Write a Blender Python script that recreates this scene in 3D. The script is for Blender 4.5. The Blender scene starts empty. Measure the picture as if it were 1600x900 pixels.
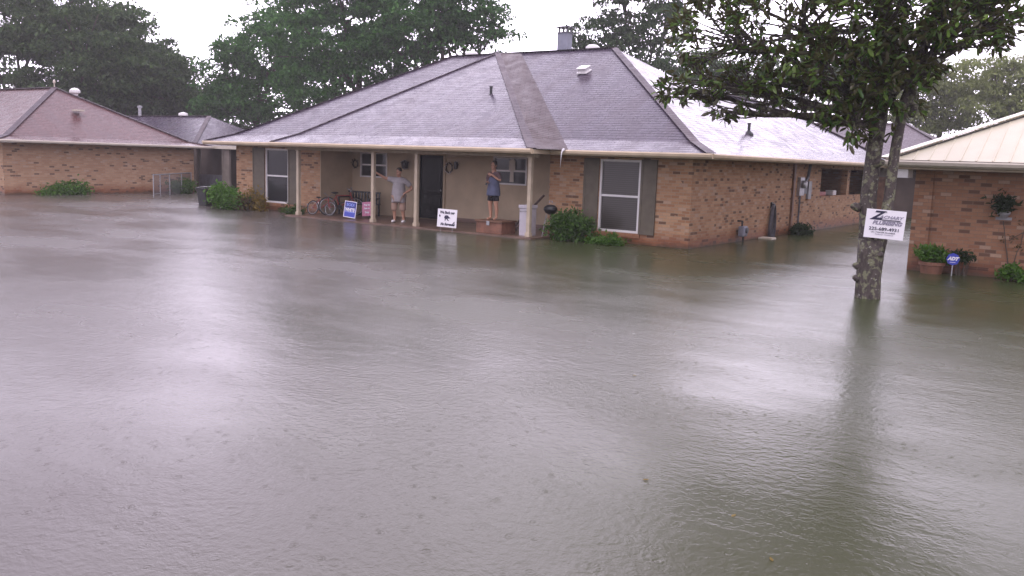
import bpy, bmesh, math, random
import numpy as np
from mathutils import Vector, Matrix
R = math.radians
random.seed(7)
RNG = np.random.default_rng(11)
sc = bpy.context.scene
COL = sc.collection

# ------------------------------------------------------------------ camera
CAM = Vector((9.447, -20.964, 2.15))
PITCH, ROLL, YAW = 0.14595, 0.03348, -0.61956
cd = bpy.data.cameras.new("camera")
cd.sensor_width = 36.0
cd.lens = 1375.8 / 1600 * 36.0
cd.clip_start, cd.clip_end = 0.1, 3000
cam = bpy.data.objects.new("camera", cd)
COL.objects.link(cam)
F = Vector((math.sin(YAW) * math.cos(PITCH), math.cos(YAW) * math.cos(PITCH), -math.sin(PITCH)))
RR = Vector((math.cos(YAW), -math.sin(YAW), 0))
UU = RR.cross(F)
R2 = RR * math.cos(ROLL) + UU * math.sin(ROLL)
U2 = UU * math.cos(ROLL) - RR * math.sin(ROLL)
cam.matrix_world = Matrix(((R2.x, U2.x, -F.x, CAM.x), (R2.y, U2.y, -F.y, CAM.y), (R2.z, U2.z, -F.z, CAM.z), (0, 0, 0, 1)))
sc.camera = cam

# ------------------------------------------------------------------ sky, sun, exposure
SUN_EL, SUN_AZ = 58, 150            # a veiled sun behind the camera
world = bpy.data.worlds.new("World")
sc.world = world
world.use_nodes = True
wn, wl = world.node_tree.nodes, world.node_tree.links
wn.clear()
wo = wn.new("ShaderNodeOutputWorld")
bg = wn.new("ShaderNodeBackground")
bg.inputs[1].default_value = 0.1
sky = wn.new("ShaderNodeTexSky")
sky.sky_type = 'NISHITA'
sky.sun_disc = False
sky.sun_elevation = R(SUN_EL)
sky.sun_rotation = R(SUN_AZ)
mx = wn.new("ShaderNodeMix"); mx.data_type = 'RGBA'
mx.inputs[0].default_value = 0.93
tc = wn.new("ShaderNodeTexCoord")
nz = wn.new("ShaderNodeTexNoise"); nz.inputs['Scale'].default_value = 2.2; nz.inputs['Detail'].default_value = 4
cr = wn.new("ShaderNodeValToRGB")
cr.color_ramp.elements[0].position = 0.3; cr.color_ramp.elements[0].color = (7.4, 6.6, 8.05, 1)
cr.color_ramp.elements[1].position = 0.7; cr.color_ramp.elements[1].color = (10.0, 9.0, 10.8, 1)
wl.new(tc.outputs['Generated'], nz.inputs['Vector'])
wl.new(nz.outputs['Fac'], cr.inputs[0])
wl.new(sky.outputs[0], mx.inputs[6])
# the cloud deck is thinnest, and brightest, low over the houses
dp = wn.new("ShaderNodeVectorMath"); dp.operation = 'DOT_PRODUCT'
dp.inputs[1].default_value = Vector((-0.58, 0.81, 0.06)).normalized()
wl.new(tc.outputs['Generated'], dp.inputs[0])
mr_ = wn.new("ShaderNodeMapRange"); mr_.interpolation_type = 'SMOOTHSTEP'
mr_.inputs['From Min'].default_value = 0.70; mr_.inputs['From Max'].default_value = 1.0
mr_.inputs['To Min'].default_value = 0.92; mr_.inputs['To Max'].default_value = 2.7
wl.new(dp.outputs['Value'], mr_.inputs['Value'])
gl_ = wn.new("ShaderNodeVectorMath"); gl_.operation = 'SCALE'
wl.new(cr.outputs[0], gl_.inputs[0]); wl.new(mr_.outputs[0], gl_.inputs['Scale'])
wl.new(gl_.outputs[0], mx.inputs[7])
wl.new(mx.outputs[2], bg.inputs[0])
wl.new(bg.outputs[0], wo.inputs[0])

sd = bpy.data.lights.new("sun", 'SUN')
sd.energy = 0.5
sd.angle = R(35)
sd.color = (1.0, 0.95, 0.9)
sun = bpy.data.objects.new("sun", sd)
COL.objects.link(sun)
az = R(SUN_AZ)
sdir = Vector((math.sin(az) * math.cos(R(SUN_EL)), math.cos(az) * math.cos(R(SUN_EL)), math.sin(R(SUN_EL))))
sun.rotation_euler = (-sdir).to_track_quat('-Z', 'Y').to_euler()

sc.view_settings.view_transform = 'Standard'
sc.view_settings.look = 'None'
sc.view_settings.gamma = 1
sc.view_settings.use_curve_mapping = False
sc.view_settings.exposure = 1.0
sc.render.engine = 'CYCLES'
sc.cycles.use_denoising = True
sc.cycles.max_bounces = 8
sc.cycles.transparent_max_bounces = 12
sc.cycles.volume_bounces = 1
sc.cycles.caustics_reflective = False
sc.cycles.caustics_refractive = False
HAZE_DENSITY = 0.0010

# ------------------------------------------------------------------ material helpers
class NT:
    def __init__(s, name):
        s.m = bpy.data.materials.new(name); s.m.use_nodes = True
        s.n = s.m.node_tree.nodes; s.l = s.m.node_tree.links
        s.b = s.n['Principled BSDF']
    def new(s, t, **kw):
        o = s.n.new(t)
        for k, v in kw.items(): setattr(o, k, v)
        return o
    def link(s, a, b): s.l.new(a, b)
    def math(s, op, a, b=None, c=None):
        o = s.new("ShaderNodeMath", operation=op)
        for i, v in enumerate((a, b, c)):
            if v is None: continue
            if hasattr(v, 'is_linked') or hasattr(v, 'links'): s.link(v, o.inputs[i])
            else: o.inputs[i].default_value = v
        return o.outputs[0]
    def mix(s, fac, a, b, blend='MIX'):
        o = s.new("ShaderNodeMix"); o.data_type = 'RGBA'; o.blend_type = blend
        for i, v in ((0, fac), (6, a), (7, b)):
            if hasattr(v, 'links'): s.link(v, o.inputs[i])
            elif i == 0: o.inputs[0].default_value = v
            else: o.inputs[i].default_value = (*v, 1) if len(v) == 3 else v
        return o.outputs[2]
    def noise(s, vec, scale, detail=3, rough=0.55):
        o = s.new("ShaderNodeTexNoise"); o.inputs['Scale'].default_value = scale
        o.inputs['Detail'].default_value = detail; o.inputs['Roughness'].default_value = rough
        if vec is not None: s.link(vec, o.inputs['Vector'])
        return o.outputs['Fac']
    def ramp(s, fac, *stops):
        o = s.new("ShaderNodeValToRGB"); e = o.color_ramp.elements
        while len(e) < len(stops): e.new(0.5)
        for i, (p, c) in enumerate(stops):
            e[i].position = p
            e[i].color = (*c, 1) if hasattr(c, '__len__') else (c, c, c, 1)
        s.link(fac, o.inputs[0]); return o.outputs[0]
    def bump(s, h, strength=0.3, dist=0.02, prev=None):
        o = s.new("ShaderNodeBump"); o.inputs['Strength'].default_value = strength; o.inputs['Distance'].default_value = dist
        s.link(h, o.inputs['Height'])
        if prev is not None: s.link(prev, o.inputs['Normal'])
        return o.outputs[0]
    def obj(s): return s.new("ShaderNodeTexCoord").outputs['Object']
    def uv(s): return s.new("ShaderNodeTexCoord").outputs['UV']
    def pos(s): return s.new("ShaderNodeNewGeometry").outputs['Position']
    def set(s, **kw):
        names = dict(color='Base Color', rough='Roughness', metal='Metallic', normal='Normal', ior='IOR',
                     spec='Specular IOR Level', coat='Coat Weight', coatr='Coat Roughness', trans='Transmission Weight', alpha='Alpha')
        for k, v in kw.items():
            i = s.b.inputs[names[k]]
            if hasattr(v, 'links'): s.link(v, i)
            else: i.default_value = (*v, 1) if (k == 'color') else v
        return s

def plain(name, col, rough=0.6, var=0.12, scale=6, metal=0, bump=0.0, spec=0.5):
    t = NT(name)
    n = t.noise(t.pos(), scale, 4)
    lo = tuple(max(0, c * (1 - var * 1.6)) for c in col); hi = tuple(min(1, c * (1 + var)) for c in col)
    c = t.ramp(n, (0.3, lo), (0.7, hi))
    t.set(color=c, rough=rough, metal=metal, spec=spec)
    if bump: t.set(normal=t.bump(t.noise(t.pos(), scale * 8, 3), bump, 0.01))
    return t.m

def brick(name, c1, c2, mortar, dark_share=0.09, pale_share=0.06, dark=(0.085, 0.045, 0.032), pale=(0.55, 0.42, 0.32)):
    t = NT(name); uv = t.uv()
    b = t.new("ShaderNodeTexBrick"); b.offset = 0.5; b.squash = 1.0
    t.link(uv, b.inputs['Vector'])
    BW, RH = 0.215, 0.077
    for k, v in (('Scale', 1.0), ('Mortar Size', 0.007), ('Mortar Smooth', 0.3), ('Brick Width', BW), ('Row Height', RH)):
        b.inputs[k].default_value = v
    sp = t.new("ShaderNodeSeparateXYZ"); t.link(uv, sp.inputs[0])
    row = t.math('FLOOR', t.math('DIVIDE', sp.outputs[1], RH))
    odd = t.math('SUBTRACT', 1.0, t.math('FLOORED_MODULO', row, 2.0))
    colm = t.math('FLOOR', t.math('DIVIDE', t.math('ADD', sp.outputs[0], t.math('MULTIPLY', odd, BW * 0.5)), BW))
    cb = t.new("ShaderNodeCombineXYZ"); t.link(colm, cb.inputs[0]); t.link(row, cb.inputs[1])
    w = t.new("ShaderNodeTexWhiteNoise", noise_dimensions='2D'); t.link(cb.outputs[0], w.inputs['Vector'])
    # patches where dark clinker bricks were laid more often
    pn = t.noise(uv, 0.9, 2)
    wv = t.math('SUBTRACT', w.outputs['Value'], t.math('MULTIPLY', t.math('SUBTRACT', pn, 0.5), 0.22))
    w2 = t.new("ShaderNodeTexWhiteNoise", noise_dimensions='2D')
    t.link(t.math('ADD', colm, 57.3), cb.inputs[2])
    cb2 = t.new("ShaderNodeCombineXYZ"); t.link(row, cb2.inputs[0]); t.link(t.math('ADD', colm, 31.7), cb2.inputs[1]); t.link(cb2.outputs[0], w2.inputs['Vector'])
    body = t.ramp(w2.outputs['Value'], (0.0, c1), (0.55, tuple((a + b_) / 2 for a, b_ in zip(c1, c2))), (1.0, c2))
    isd = t.math('LESS_THAN', wv, dark_share)
    isp = t.math('GREATER_THAN', wv, 1 - pale_share)
    body = t.mix(t.math('MULTIPLY', isd, 0.85), body, dark)
    body = t.mix(t.math('MULTIPLY', isp, 0.6), body, pale)
    fine = t.noise(t.pos(), 22, 4)
    body = t.mix(t.math('MULTIPLY', fine, 0.5), body, tuple(c * 0.55 for c in c1))
    ms = t.noise(t.pos(), 1.6, 4)
    mort = t.mix(ms, mortar, tuple(0.62 * a for a in mortar))
    c = t.mix(b.outputs['Fac'], body, mort)
    # damp, stained courses that have soaked up flood water
    sz = t.new("ShaderNodeSeparateXYZ"); t.link(t.pos(), sz.inputs[0])
    wet = t.math('ADD', sz.outputs[2], t.math('MULTIPLY', t.math('SUBTRACT', t.noise(t.pos(), 2.5, 4), 0.5), 0.35))
    wetf = t.ramp(wet, (0.10, 1.0), (0.42, 0.0))
    c = t.mix(t.math('MULTIPLY', wetf, 0.95), c, (0.60, 0.36, 0.26), 'MULTIPLY')
    slime = t.ramp(wet, (0.0, 0.7), (0.12, 0.0))
    c = t.mix(slime, c, (0.06, 0.045, 0.025))
    big = t.noise(t.pos(), 0.7, 3)
    c = t.mix(t.math('MULTIPLY', big, 0.35), c, (0.75, 0.72, 0.70), 'MULTIPLY')
    t.set(color=c, rough=t.ramp(wetf, (0, 0.78), (1, 0.42)))
    h = t.math('SUBTRACT', t.math('MULTIPLY', fine, 0.3), b.outputs['Fac'])
    t.set(normal=t.bump(h, 0.5, 0.012))
    return t.m

def shingle(name, c1, c2, streak=(0.16, 0.12, 0.13), rough=(0.17, 0.34)):
    t = NT(name); uv = t.uv()
    wob = t.new("ShaderNodeVectorMath", operation='ADD')
    ns = t.new("ShaderNodeTexNoise"); ns.inputs['Scale'].default_value = 1.3; t.link(uv, ns.inputs['Vector'])
    sc_ = t.new("ShaderNodeVectorMath", operation='SCALE'); sc_.inputs['Scale'].default_value = 0.05
    t.link(ns.outputs['Color'], sc_.inputs[0]); t.link(uv, wob.inputs[0]); t.link(sc_.outputs[0], wob.inputs[1])
    b = t.new("ShaderNodeTexBrick"); b.offset = 0.5
    t.link(wob.outputs[0], b.inputs['Vector'])
    for k, v in (('Scale', 1.0), ('Mortar Size', 0.012), ('Mortar Smooth', 0.2), ('Brick Width', 0.31), ('Row Height', 0.145)):
        b.inputs[k].default_value = v
    b.inputs['Color1'].default_value = (*c1, 1); b.inputs['Color2'].default_value = (*c2, 1)
    b.inputs['Mortar'].default_value = (*[x * 0.35 for x in c1], 1)
    # stains drawn out down the slope
    mp = t.new("ShaderNodeMapping"); mp.inputs['Scale'].default_value = (1.4, 0.35, 1); t.link(uv, mp.inputs[0])
    st = t.noise(mp.outputs[0], 1.1, 5, 0.6)
    c = t.mix(t.ramp(st, (0.42, 0.0), (0.68, 0.7)), b.outputs['Color'], streak)
    fine = t.noise(t.pos(), 40, 3)
    c = t.mix(t.math('MULTIPLY', fine, 0.55), c, tuple(x * 0.6 for x in c1))
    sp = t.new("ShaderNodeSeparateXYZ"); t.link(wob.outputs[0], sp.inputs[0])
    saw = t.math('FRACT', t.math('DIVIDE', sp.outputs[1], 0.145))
    c = t.mix(t.ramp(saw, (0.0, 0.75), (0.22, 0.0)), c, tuple(x * 0.3 for x in c1))  # shadow line along each course, darkened in the colour
    h = t.math('ADD', t.math('MULTIPLY', saw, -0.8), t.math('MULTIPLY', b.outputs['Fac'], -0.5))
    h = t.math('ADD', h, t.math('MULTIPLY', t.noise(t.pos(), 9, 4), 0.9))
    t.set(color=c, rough=t.ramp(t.noise(uv, 2.1, 4), (0.3, rough[0]), (0.7, rough[1])), normal=t.bump(h, 0.45, 0.015),
          spec=t.math('MULTIPLY', t.ramp(saw, (0.06, 0.15), (0.32, 1.0)), t.ramp(st, (0.35, 0.36), (0.7, 0.20))))
    return t.m

def leafmat(name, c1, c2, back=None, rough=0.45, trans=0.42, spec=0.18):
    t = NT(name)
    g = t.new("ShaderNodeNewGeometry")
    c = t.ramp(g.outputs['Random Per Island'], (0.0, c1), (0.6, tuple((a + b) / 2 for a, b in zip(c1, c2))), (1.0, c2))
    if back: c = t.mix(t.math('MULTIPLY', g.outputs['Backfacing'], 0.85), c, back)
    t.set(color=c, rough=rough, spec=spec)
    if trans:
        tr = t.new("ShaderNodeBsdfTranslucent"); t.link(c, tr.inputs[0])
        ms = t.new("ShaderNodeMixShader"); ms.inputs[0].default_value = trans
        t.link(t.b.outputs[0], ms.inputs[1]); t.link(tr.outputs[0], ms.inputs[2])
        t.link(ms.outputs[0], t.n['Material Output'].inputs[0])
    return t.m

def barkmat(name, c1, c2, lichen=None, scale=6):
    t = NT(name); p = t.pos()
    mp = t.new("ShaderNodeMapping"); mp.inputs['Scale'].default_value = (1, 1, 0.35); t.link(p, mp.inputs[0])
    n = t.noise(mp.outputs[0], scale * 2, 5, 0.65)
    c = t.ramp(n, (0.32, c1), (0.68, c2))
    if lichen:
        l = t.noise(p, scale, 4, 0.6)
        c = t.mix(t.ramp(l, (0.52, 0.0), (0.60, 0.9)), c, lichen)
        l2 = t.noise(p, scale * 1.7, 3, 0.6)
        c = t.mix(t.ramp(l2, (0.62, 0.0), (0.68, 0.8)), c, (0.34, 0.33, 0.29))
    t.set(color=c, rough=0.75, normal=t.bump(n, 0.7, 0.03))
    return t.m

M = {}
M['brick'] = brick('tan_orange_brick', (0.40, 0.200, 0.098), (0.60, 0.370, 0.210), (0.47, 0.35, 0.235))
M['brick_far'] = brick('pale_tan_brick', (0.45, 0.250, 0.14), (0.58, 0.38, 0.235), (0.46, 0.35, 0.26), 0.08, 0.03)
M['brick_red'] = brick('red_brown_brick', (0.30, 0.138, 0.072), (0.45, 0.245, 0.140), (0.31, 0.20, 0.135), 0.07, 0.08)
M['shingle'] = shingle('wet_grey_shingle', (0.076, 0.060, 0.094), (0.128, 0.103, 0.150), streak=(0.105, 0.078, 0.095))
M['shingle_brown'] = shingle('wet_brown_shingle', (0.135, 0.064, 0.066), (0.185, 0.095, 0.097))
M['shingle_dim'] = shingle('wet_dark_shingle', (0.17, 0.14, 0.165), (0.22, 0.185, 0.21))
M['valley'] = shingle('leaf_stained_shingle', (0.100, 0.072, 0.080), (0.140, 0.105, 0.114), streak=(0.10, 0.066, 0.058), rough=(0.38, 0.6))
M['cap'] = shingle('ridge_shingle', (0.085, 0.064, 0.080), (0.125, 0.097, 0.118), rough=(0.4, 0.6))
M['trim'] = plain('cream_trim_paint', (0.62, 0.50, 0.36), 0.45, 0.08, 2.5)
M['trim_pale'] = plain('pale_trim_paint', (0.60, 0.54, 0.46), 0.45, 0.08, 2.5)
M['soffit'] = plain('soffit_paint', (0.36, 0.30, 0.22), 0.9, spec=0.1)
M['beige'] = plain('beige_wall_paint', (0.52, 0.415, 0.285), 0.7, 0.10, 1.6, bump=0.1)
M['post'] = plain('post_paint', (0.48, 0.40, 0.30), 0.5, 0.1, 5)
M['white'] = plain('white_paint', (0.78, 0.76, 0.76), 0.4, 0.05, 4)
M['whitemetal'] = plain('white_metal', (0.80, 0.78, 0.78), 0.3, 0.04, 4)
M['coolerpaint'] = plain('pale_lilac_plastic', (0.50, 0.47, 0.52), 0.45, 0.08, 5)
M['shutter'] = plain('olive_shutter_paint', (0.125, 0.105, 0.075), 0.55, 0.12, 5)
M['dark'] = plain('unlit_room_black', (0.022, 0.020, 0.022), 0.5)  # near-black tone standing in for the darkness of unlit rooms
M['door'] = plain('charcoal_door_paint', (0.010, 0.010, 0.011), 0.6, 0.2, 3, spec=0.15)
M['slab'] = plain('red_brown_porch_paint', (0.17, 0.105, 0.080), 0.35, 0.25, 2.2, bump=0.15)
M['greywall'] = plain('weathered_grey_wall', (0.20, 0.17, 0.15), 0.75, 0.2, 1.5)
M['darkwall'] = plain('dark_brown_wall', (0.085, 0.062, 0.052), 0.7, 0.2, 1.5)
M['brownwood'] = plain('brown_stained_wood', (0.17, 0.085, 0.05), 0.5, 0.3, 4)
M['black'] = plain('black_plastic', (0.018, 0.018, 0.021), 0.42, 0.25, 8)
M['blackmetal'] = plain('black_metal', (0.022, 0.022, 0.026), 0.35, 0.2, 8)
M['grey'] = plain('grey_metal', (0.32, 0.32, 0.34), 0.4, 0.15, 6)
M['greydark'] = plain('dark_grey_metal', (0.11, 0.11, 0.13), 0.4, 0.2, 6)
M['bluegrey'] = plain('blue_grey_paint', (0.24, 0.25, 0.31), 0.45, 0.12, 5)
M['galv'] = plain('galvanised_steel', (0.42, 0.42, 0.44), 0.38, 0.15, 9, metal=0.6)
M['red'] = plain('red_enamel', (0.34, 0.045, 0.04), 0.3, 0.2, 9)
M['rubber'] = plain('tyre_rubber', (0.03, 0.025, 0.026), 0.7)
M['terracotta'] = plain('terracotta', (0.21, 0.095, 0.06), 0.7, 0.2, 6)
M['blue'] = plain('blue_sign_print', (0.055, 0.075, 0.46), 0.4, 0.03)
M['bluedark'] = plain('navy_sign_print', (0.025, 0.035, 0.22), 0.4, 0.03)
M['blueink'] = plain('pale_blue_ink', (0.26, 0.34, 0.85), 0.4, 0.03)
M['pink'] = plain('pink_sign_print', (0.62, 0.22, 0.36), 0.45, 0.15, 14)
M['signwhite'] = plain('sign_board_white', (0.86, 0.83, 0.88), 0.35, 0.02)
M['ink'] = plain('black_ink', (0.02, 0.018, 0.05), 0.5, 0.05)
M['greyink'] = plain('grey_ink', (0.30, 0.28, 0.36), 0.5, 0.05)
M['skin'] = plain('skin', (0.46, 0.25, 0.17), 0.5, 0.06, 12)
M['hair'] = plain('dark_brown_hair', (0.028, 0.018, 0.014), 0.5, 0.25, 40)
M['shirt_grey'] = plain('light_grey_cotton', (0.36, 0.335, 0.35), 0.85, 0.12, 9, bump=0.3)
M['shirt_mauve'] = plain('dusty_mauve_cotton', (0.12, 0.072, 0.078), 0.85, 0.12, 9, bump=0.3)
M['shirt_blue'] = plain('slate_blue_cotton', (0.095, 0.108, 0.18), 0.85, 0.14, 9, bump=0.3)
M['shorts_tan'] = plain('tan_shorts_cloth', (0.36, 0.24, 0.185), 0.85, 0.12, 9, bump=0.3)
M['shorts_black'] = plain('black_shorts_cloth', (0.018, 0.017, 0.024), 0.8, 0.12, 9)
M['eye'] = plain('eye_dark', (0.02, 0.015, 0.012), 0.2)
M['lip'] = plain('lip', (0.34, 0.13, 0.11), 0.5)
M['tarnish'] = plain('worn_wood_pole', (0.14, 0.10, 0.085), 0.6, 0.3, 10)
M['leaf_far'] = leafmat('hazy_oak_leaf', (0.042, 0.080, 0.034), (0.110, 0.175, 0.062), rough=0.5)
M['leaf_mid'] = leafmat('oak_leaf', (0.032, 0.100, 0.028), (0.100, 0.240, 0.055), rough=0.45)
M['leaf_pine'] = leafmat('feathery_leaf', (0.034, 0.075, 0.032), (0.100, 0.150, 0.062), rough=0.5)
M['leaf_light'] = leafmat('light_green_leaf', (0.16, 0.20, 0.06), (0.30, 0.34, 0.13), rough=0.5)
M['leaf_mag'] = leafmat('magnolia_leaf', (0.046, 0.112, 0.022), (0.185, 0.285, 0.052), back=(0.085, 0.066, 0.034), rough=0.24, trans=0.28, spec=0.5)
M['leaf_bright'] = leafmat('fresh_green_leaf', (0.060, 0.155, 0.020), (0.130, 0.26, 0.045), rough=0.4)
M['leaf_green'] = leafmat('shrub_leaf', (0.045, 0.110, 0.022), (0.105, 0.195, 0.045), rough=0.4)
M['leaf_dark'] = leafmat('dark_shrub_leaf', (0.020, 0.045, 0.018), (0.045, 0.075, 0.030), rough=0.5)
M['leaf_yellow'] = leafmat('yellowing_leaf', (0.16, 0.12, 0.03), (0.32, 0.22, 0.05), rough=0.5)
M['leaf_dry'] = leafmat('dried_leaf', (0.09, 0.065, 0.035), (0.16, 0.12, 0.06), rough=0.6)
M['bark'] = barkmat('grey_brown_bark', (0.045, 0.035, 0.028), (0.12, 0.095, 0.075))
M['bark_mag'] = barkmat('lichen_spotted_bark', (0.030, 0.022, 0.022), (0.10, 0.08, 0.07), (0.19, 0.195, 0.115), 11)

def glassmat(name, col, rough=0.08, spec=0.4):
    t = NT(name); t.set(color=col, rough=rough, spec=spec); return t.m
M['pane'] = glassmat('dark_window_glass', (0.030, 0.030, 0.034))
M['doorglass'] = glassmat('dark_door_glass', (0.010, 0.011, 0.011), 0.25, 0.12)
def blindmat():
    t = NT('window_blind_slats')
    sp = t.new("ShaderNodeSeparateXYZ"); t.link(t.pos(), sp.inputs[0])
    saw = t.math('FRACT', t.math('DIVIDE', sp.outputs[2], 0.055))
    n = t.noise(t.pos(), 3, 2)
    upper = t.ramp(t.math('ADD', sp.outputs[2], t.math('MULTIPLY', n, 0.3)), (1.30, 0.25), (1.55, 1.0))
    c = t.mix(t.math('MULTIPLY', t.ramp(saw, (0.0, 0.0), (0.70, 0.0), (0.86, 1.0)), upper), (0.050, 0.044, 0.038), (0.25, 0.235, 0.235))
    c = t.mix(t.math('MULTIPLY', n, 0.4), c, (0.045, 0.04, 0.037))
    t.set(color=c, rough=0.3, coat=0.22, coatr=0.06); return t.m
M['blind'] = blindmat()
def metalroof():
    t = NT('cream_ribbed_metal')
    sp = t.new("ShaderNodeSeparateXYZ"); t.link(t.uv(), sp.inputs[0])
    n = t.noise(t.uv(), 1.2, 4)
    c = t.ramp(n, (0.3, (0.62, 0.565, 0.44)), (0.7, (0.70, 0.65, 0.52)))
    t.set(color=c, rough=0.32, spec=0.6); return t.m
M['metalroof'] = metalroof()

def watermat():
    t = NT('muddy_flood_water'); p = t.pos()
    # broad noise that frays the colour change below
    n = t.noise(p, 0.16, 3)
    # muddy body colour with reflected sky painted mauve left, reflected greenery olive right
    s0 = t.new("ShaderNodeSeparateXYZ"); t.link(p, s0.inputs[0])
    reflect_tint = t.math('ADD', t.math('MULTIPLY', s0.outputs[0], 0.06), t.math('MULTIPLY', t.math('ADD', s0.outputs[1], 9.0), 0.06))
    reflect_tint = t.math('ADD', reflect_tint, t.math('MULTIPLY', t.math('SUBTRACT', n, 0.5), 0.6))
    c = t.ramp(t.math('ADD', reflect_tint, 0.35), (0.0, (0.086, 0.076, 0.068)), (0.45, (0.062, 0.066, 0.036)), (0.8, (0.044, 0.054, 0.022)))
    mp = t.new("ShaderNodeMapping"); mp.inputs['Rotation'].default_value = (0, 0, R(35)); mp.inputs['Scale'].default_value = (1.0, 1.9, 1); t.link(p, mp.inputs[0])
    big = t.noise(mp.outputs[0], 0.8, 2, 0.45)
    mid = t.noise(mp.outputs[0], 3.6, 3, 0.55)
    # rain pocks: small rings scattered by cells, in two sizes
    def pocks(scale, lo):
        vo = t.new("ShaderNodeTexVoronoi"); vo.feature = 'F1'; vo.inputs['Scale'].default_value = scale; t.link(p, vo.inputs['Vector'])
        d = vo.outputs['Distance']
        r_ = t.math('MULTIPLY', t.math('SINE', t.math('MULTIPLY', d, 30.0)), t.ramp(d, (0.05, 1.0), (0.45, 0.0)))
        pick = t.new("ShaderNodeSeparateColor"); t.link(vo.outputs['Color'], pick.inputs[0])
        return t.math('MULTIPLY', r_, t.ramp(pick.outputs[0], (lo, 0.0), (lo + .4, 1.0)))
    ring = t.math('ADD', pocks(4.0, 0.3), pocks(8.5, 0.2))
    fine = t.noise(p, 15, 3, 0.65)
    # gusts: patches of rougher, paler water between smooth lanes
    mg_ = t.new("ShaderNodeMapping"); mg_.inputs['Rotation'].default_value = (0, 0, R(35)); mg_.inputs['Scale'].default_value = (0.6, 1.0, 1); t.link(p, mg_.inputs[0])
    patch = t.ramp(t.noise(mg_.outputs[0], 0.30, 4, 0.6), (0.42, 0.0), (0.62, 1.0))
    # current running over the drowned kerb and lawn edge, and round the tree
    sx = t.new("ShaderNodeSeparateXYZ"); t.link(p, sx.inputs[0])
    off = t.math('ADD', t.math('MULTIPLY', t.math('ADD', sx.outputs[0], 1.5), -0.447), t.math('MULTIPLY', t.math('ADD', sx.outputs[1], 7.0), 0.894))
    band = t.ramp(t.math('DIVIDE', t.math('ABSOLUTE', off), 2.0), (0.15, 1.0), (0.75, 0.0))
    dx = t.math('POWER', t.math('ADD', sx.outputs[0], -4.3), 2.0); dy = t.math('POWER', t.math('ADD', sx.outputs[1], 4.6), 2.0)
    dd_ = t.math('DIVIDE', t.math('ADD', dx, dy), 9.0)
    eddy = t.ramp(dd_, (0.1, 0.8), (1.0, 0.0))
    turb = t.math('MULTIPLY', t.math('MAXIMUM', band, eddy), t.ramp(t.noise(p, 0.8, 3, 0.6), (0.36, 0.0), (0.6, 1.0)))
    mk = t.new("ShaderNodeMapping"); mk.inputs['Rotation'].default_value = (0, 0, R(35)); mk.inputs['Scale'].default_value = (1.0, 1.5, 1); t.link(p, mk.inputs[0])
    chop = t.math('MULTIPLY', turb, t.noise(mk.outputs[0], 5.0, 3, 0.5))
    h1 = t.math('ADD', t.math('MULTIPLY', big, 0.11), t.math('MULTIPLY', mid, 0.05))
    n1 = t.bump(t.math('ADD', h1, t.math('MULTIPLY', chop, 0.20)), 0.65, 0.10)
    rain = t.math('ADD', t.math('MULTIPLY', ring, 0.011), t.math('MULTIPLY', fine, 0.075))
    bn = t.new("ShaderNodeBump"); bn.inputs['Distance'].default_value = 0.10
    t.link(rain, bn.inputs['Height']); t.link(n1, bn.inputs['Normal'])
    t.link(t.ramp(patch, (0.0, 0.40), (1.0, 0.95)), bn.inputs['Strength'])
    t.set(color=c, ior=1.33, spec=0.5, rough=t.ramp(patch, (0.0, 0.20), (1.0, 0.29)), normal=bn.outputs[0])
    return t.m
M['water'] = watermat()

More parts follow.
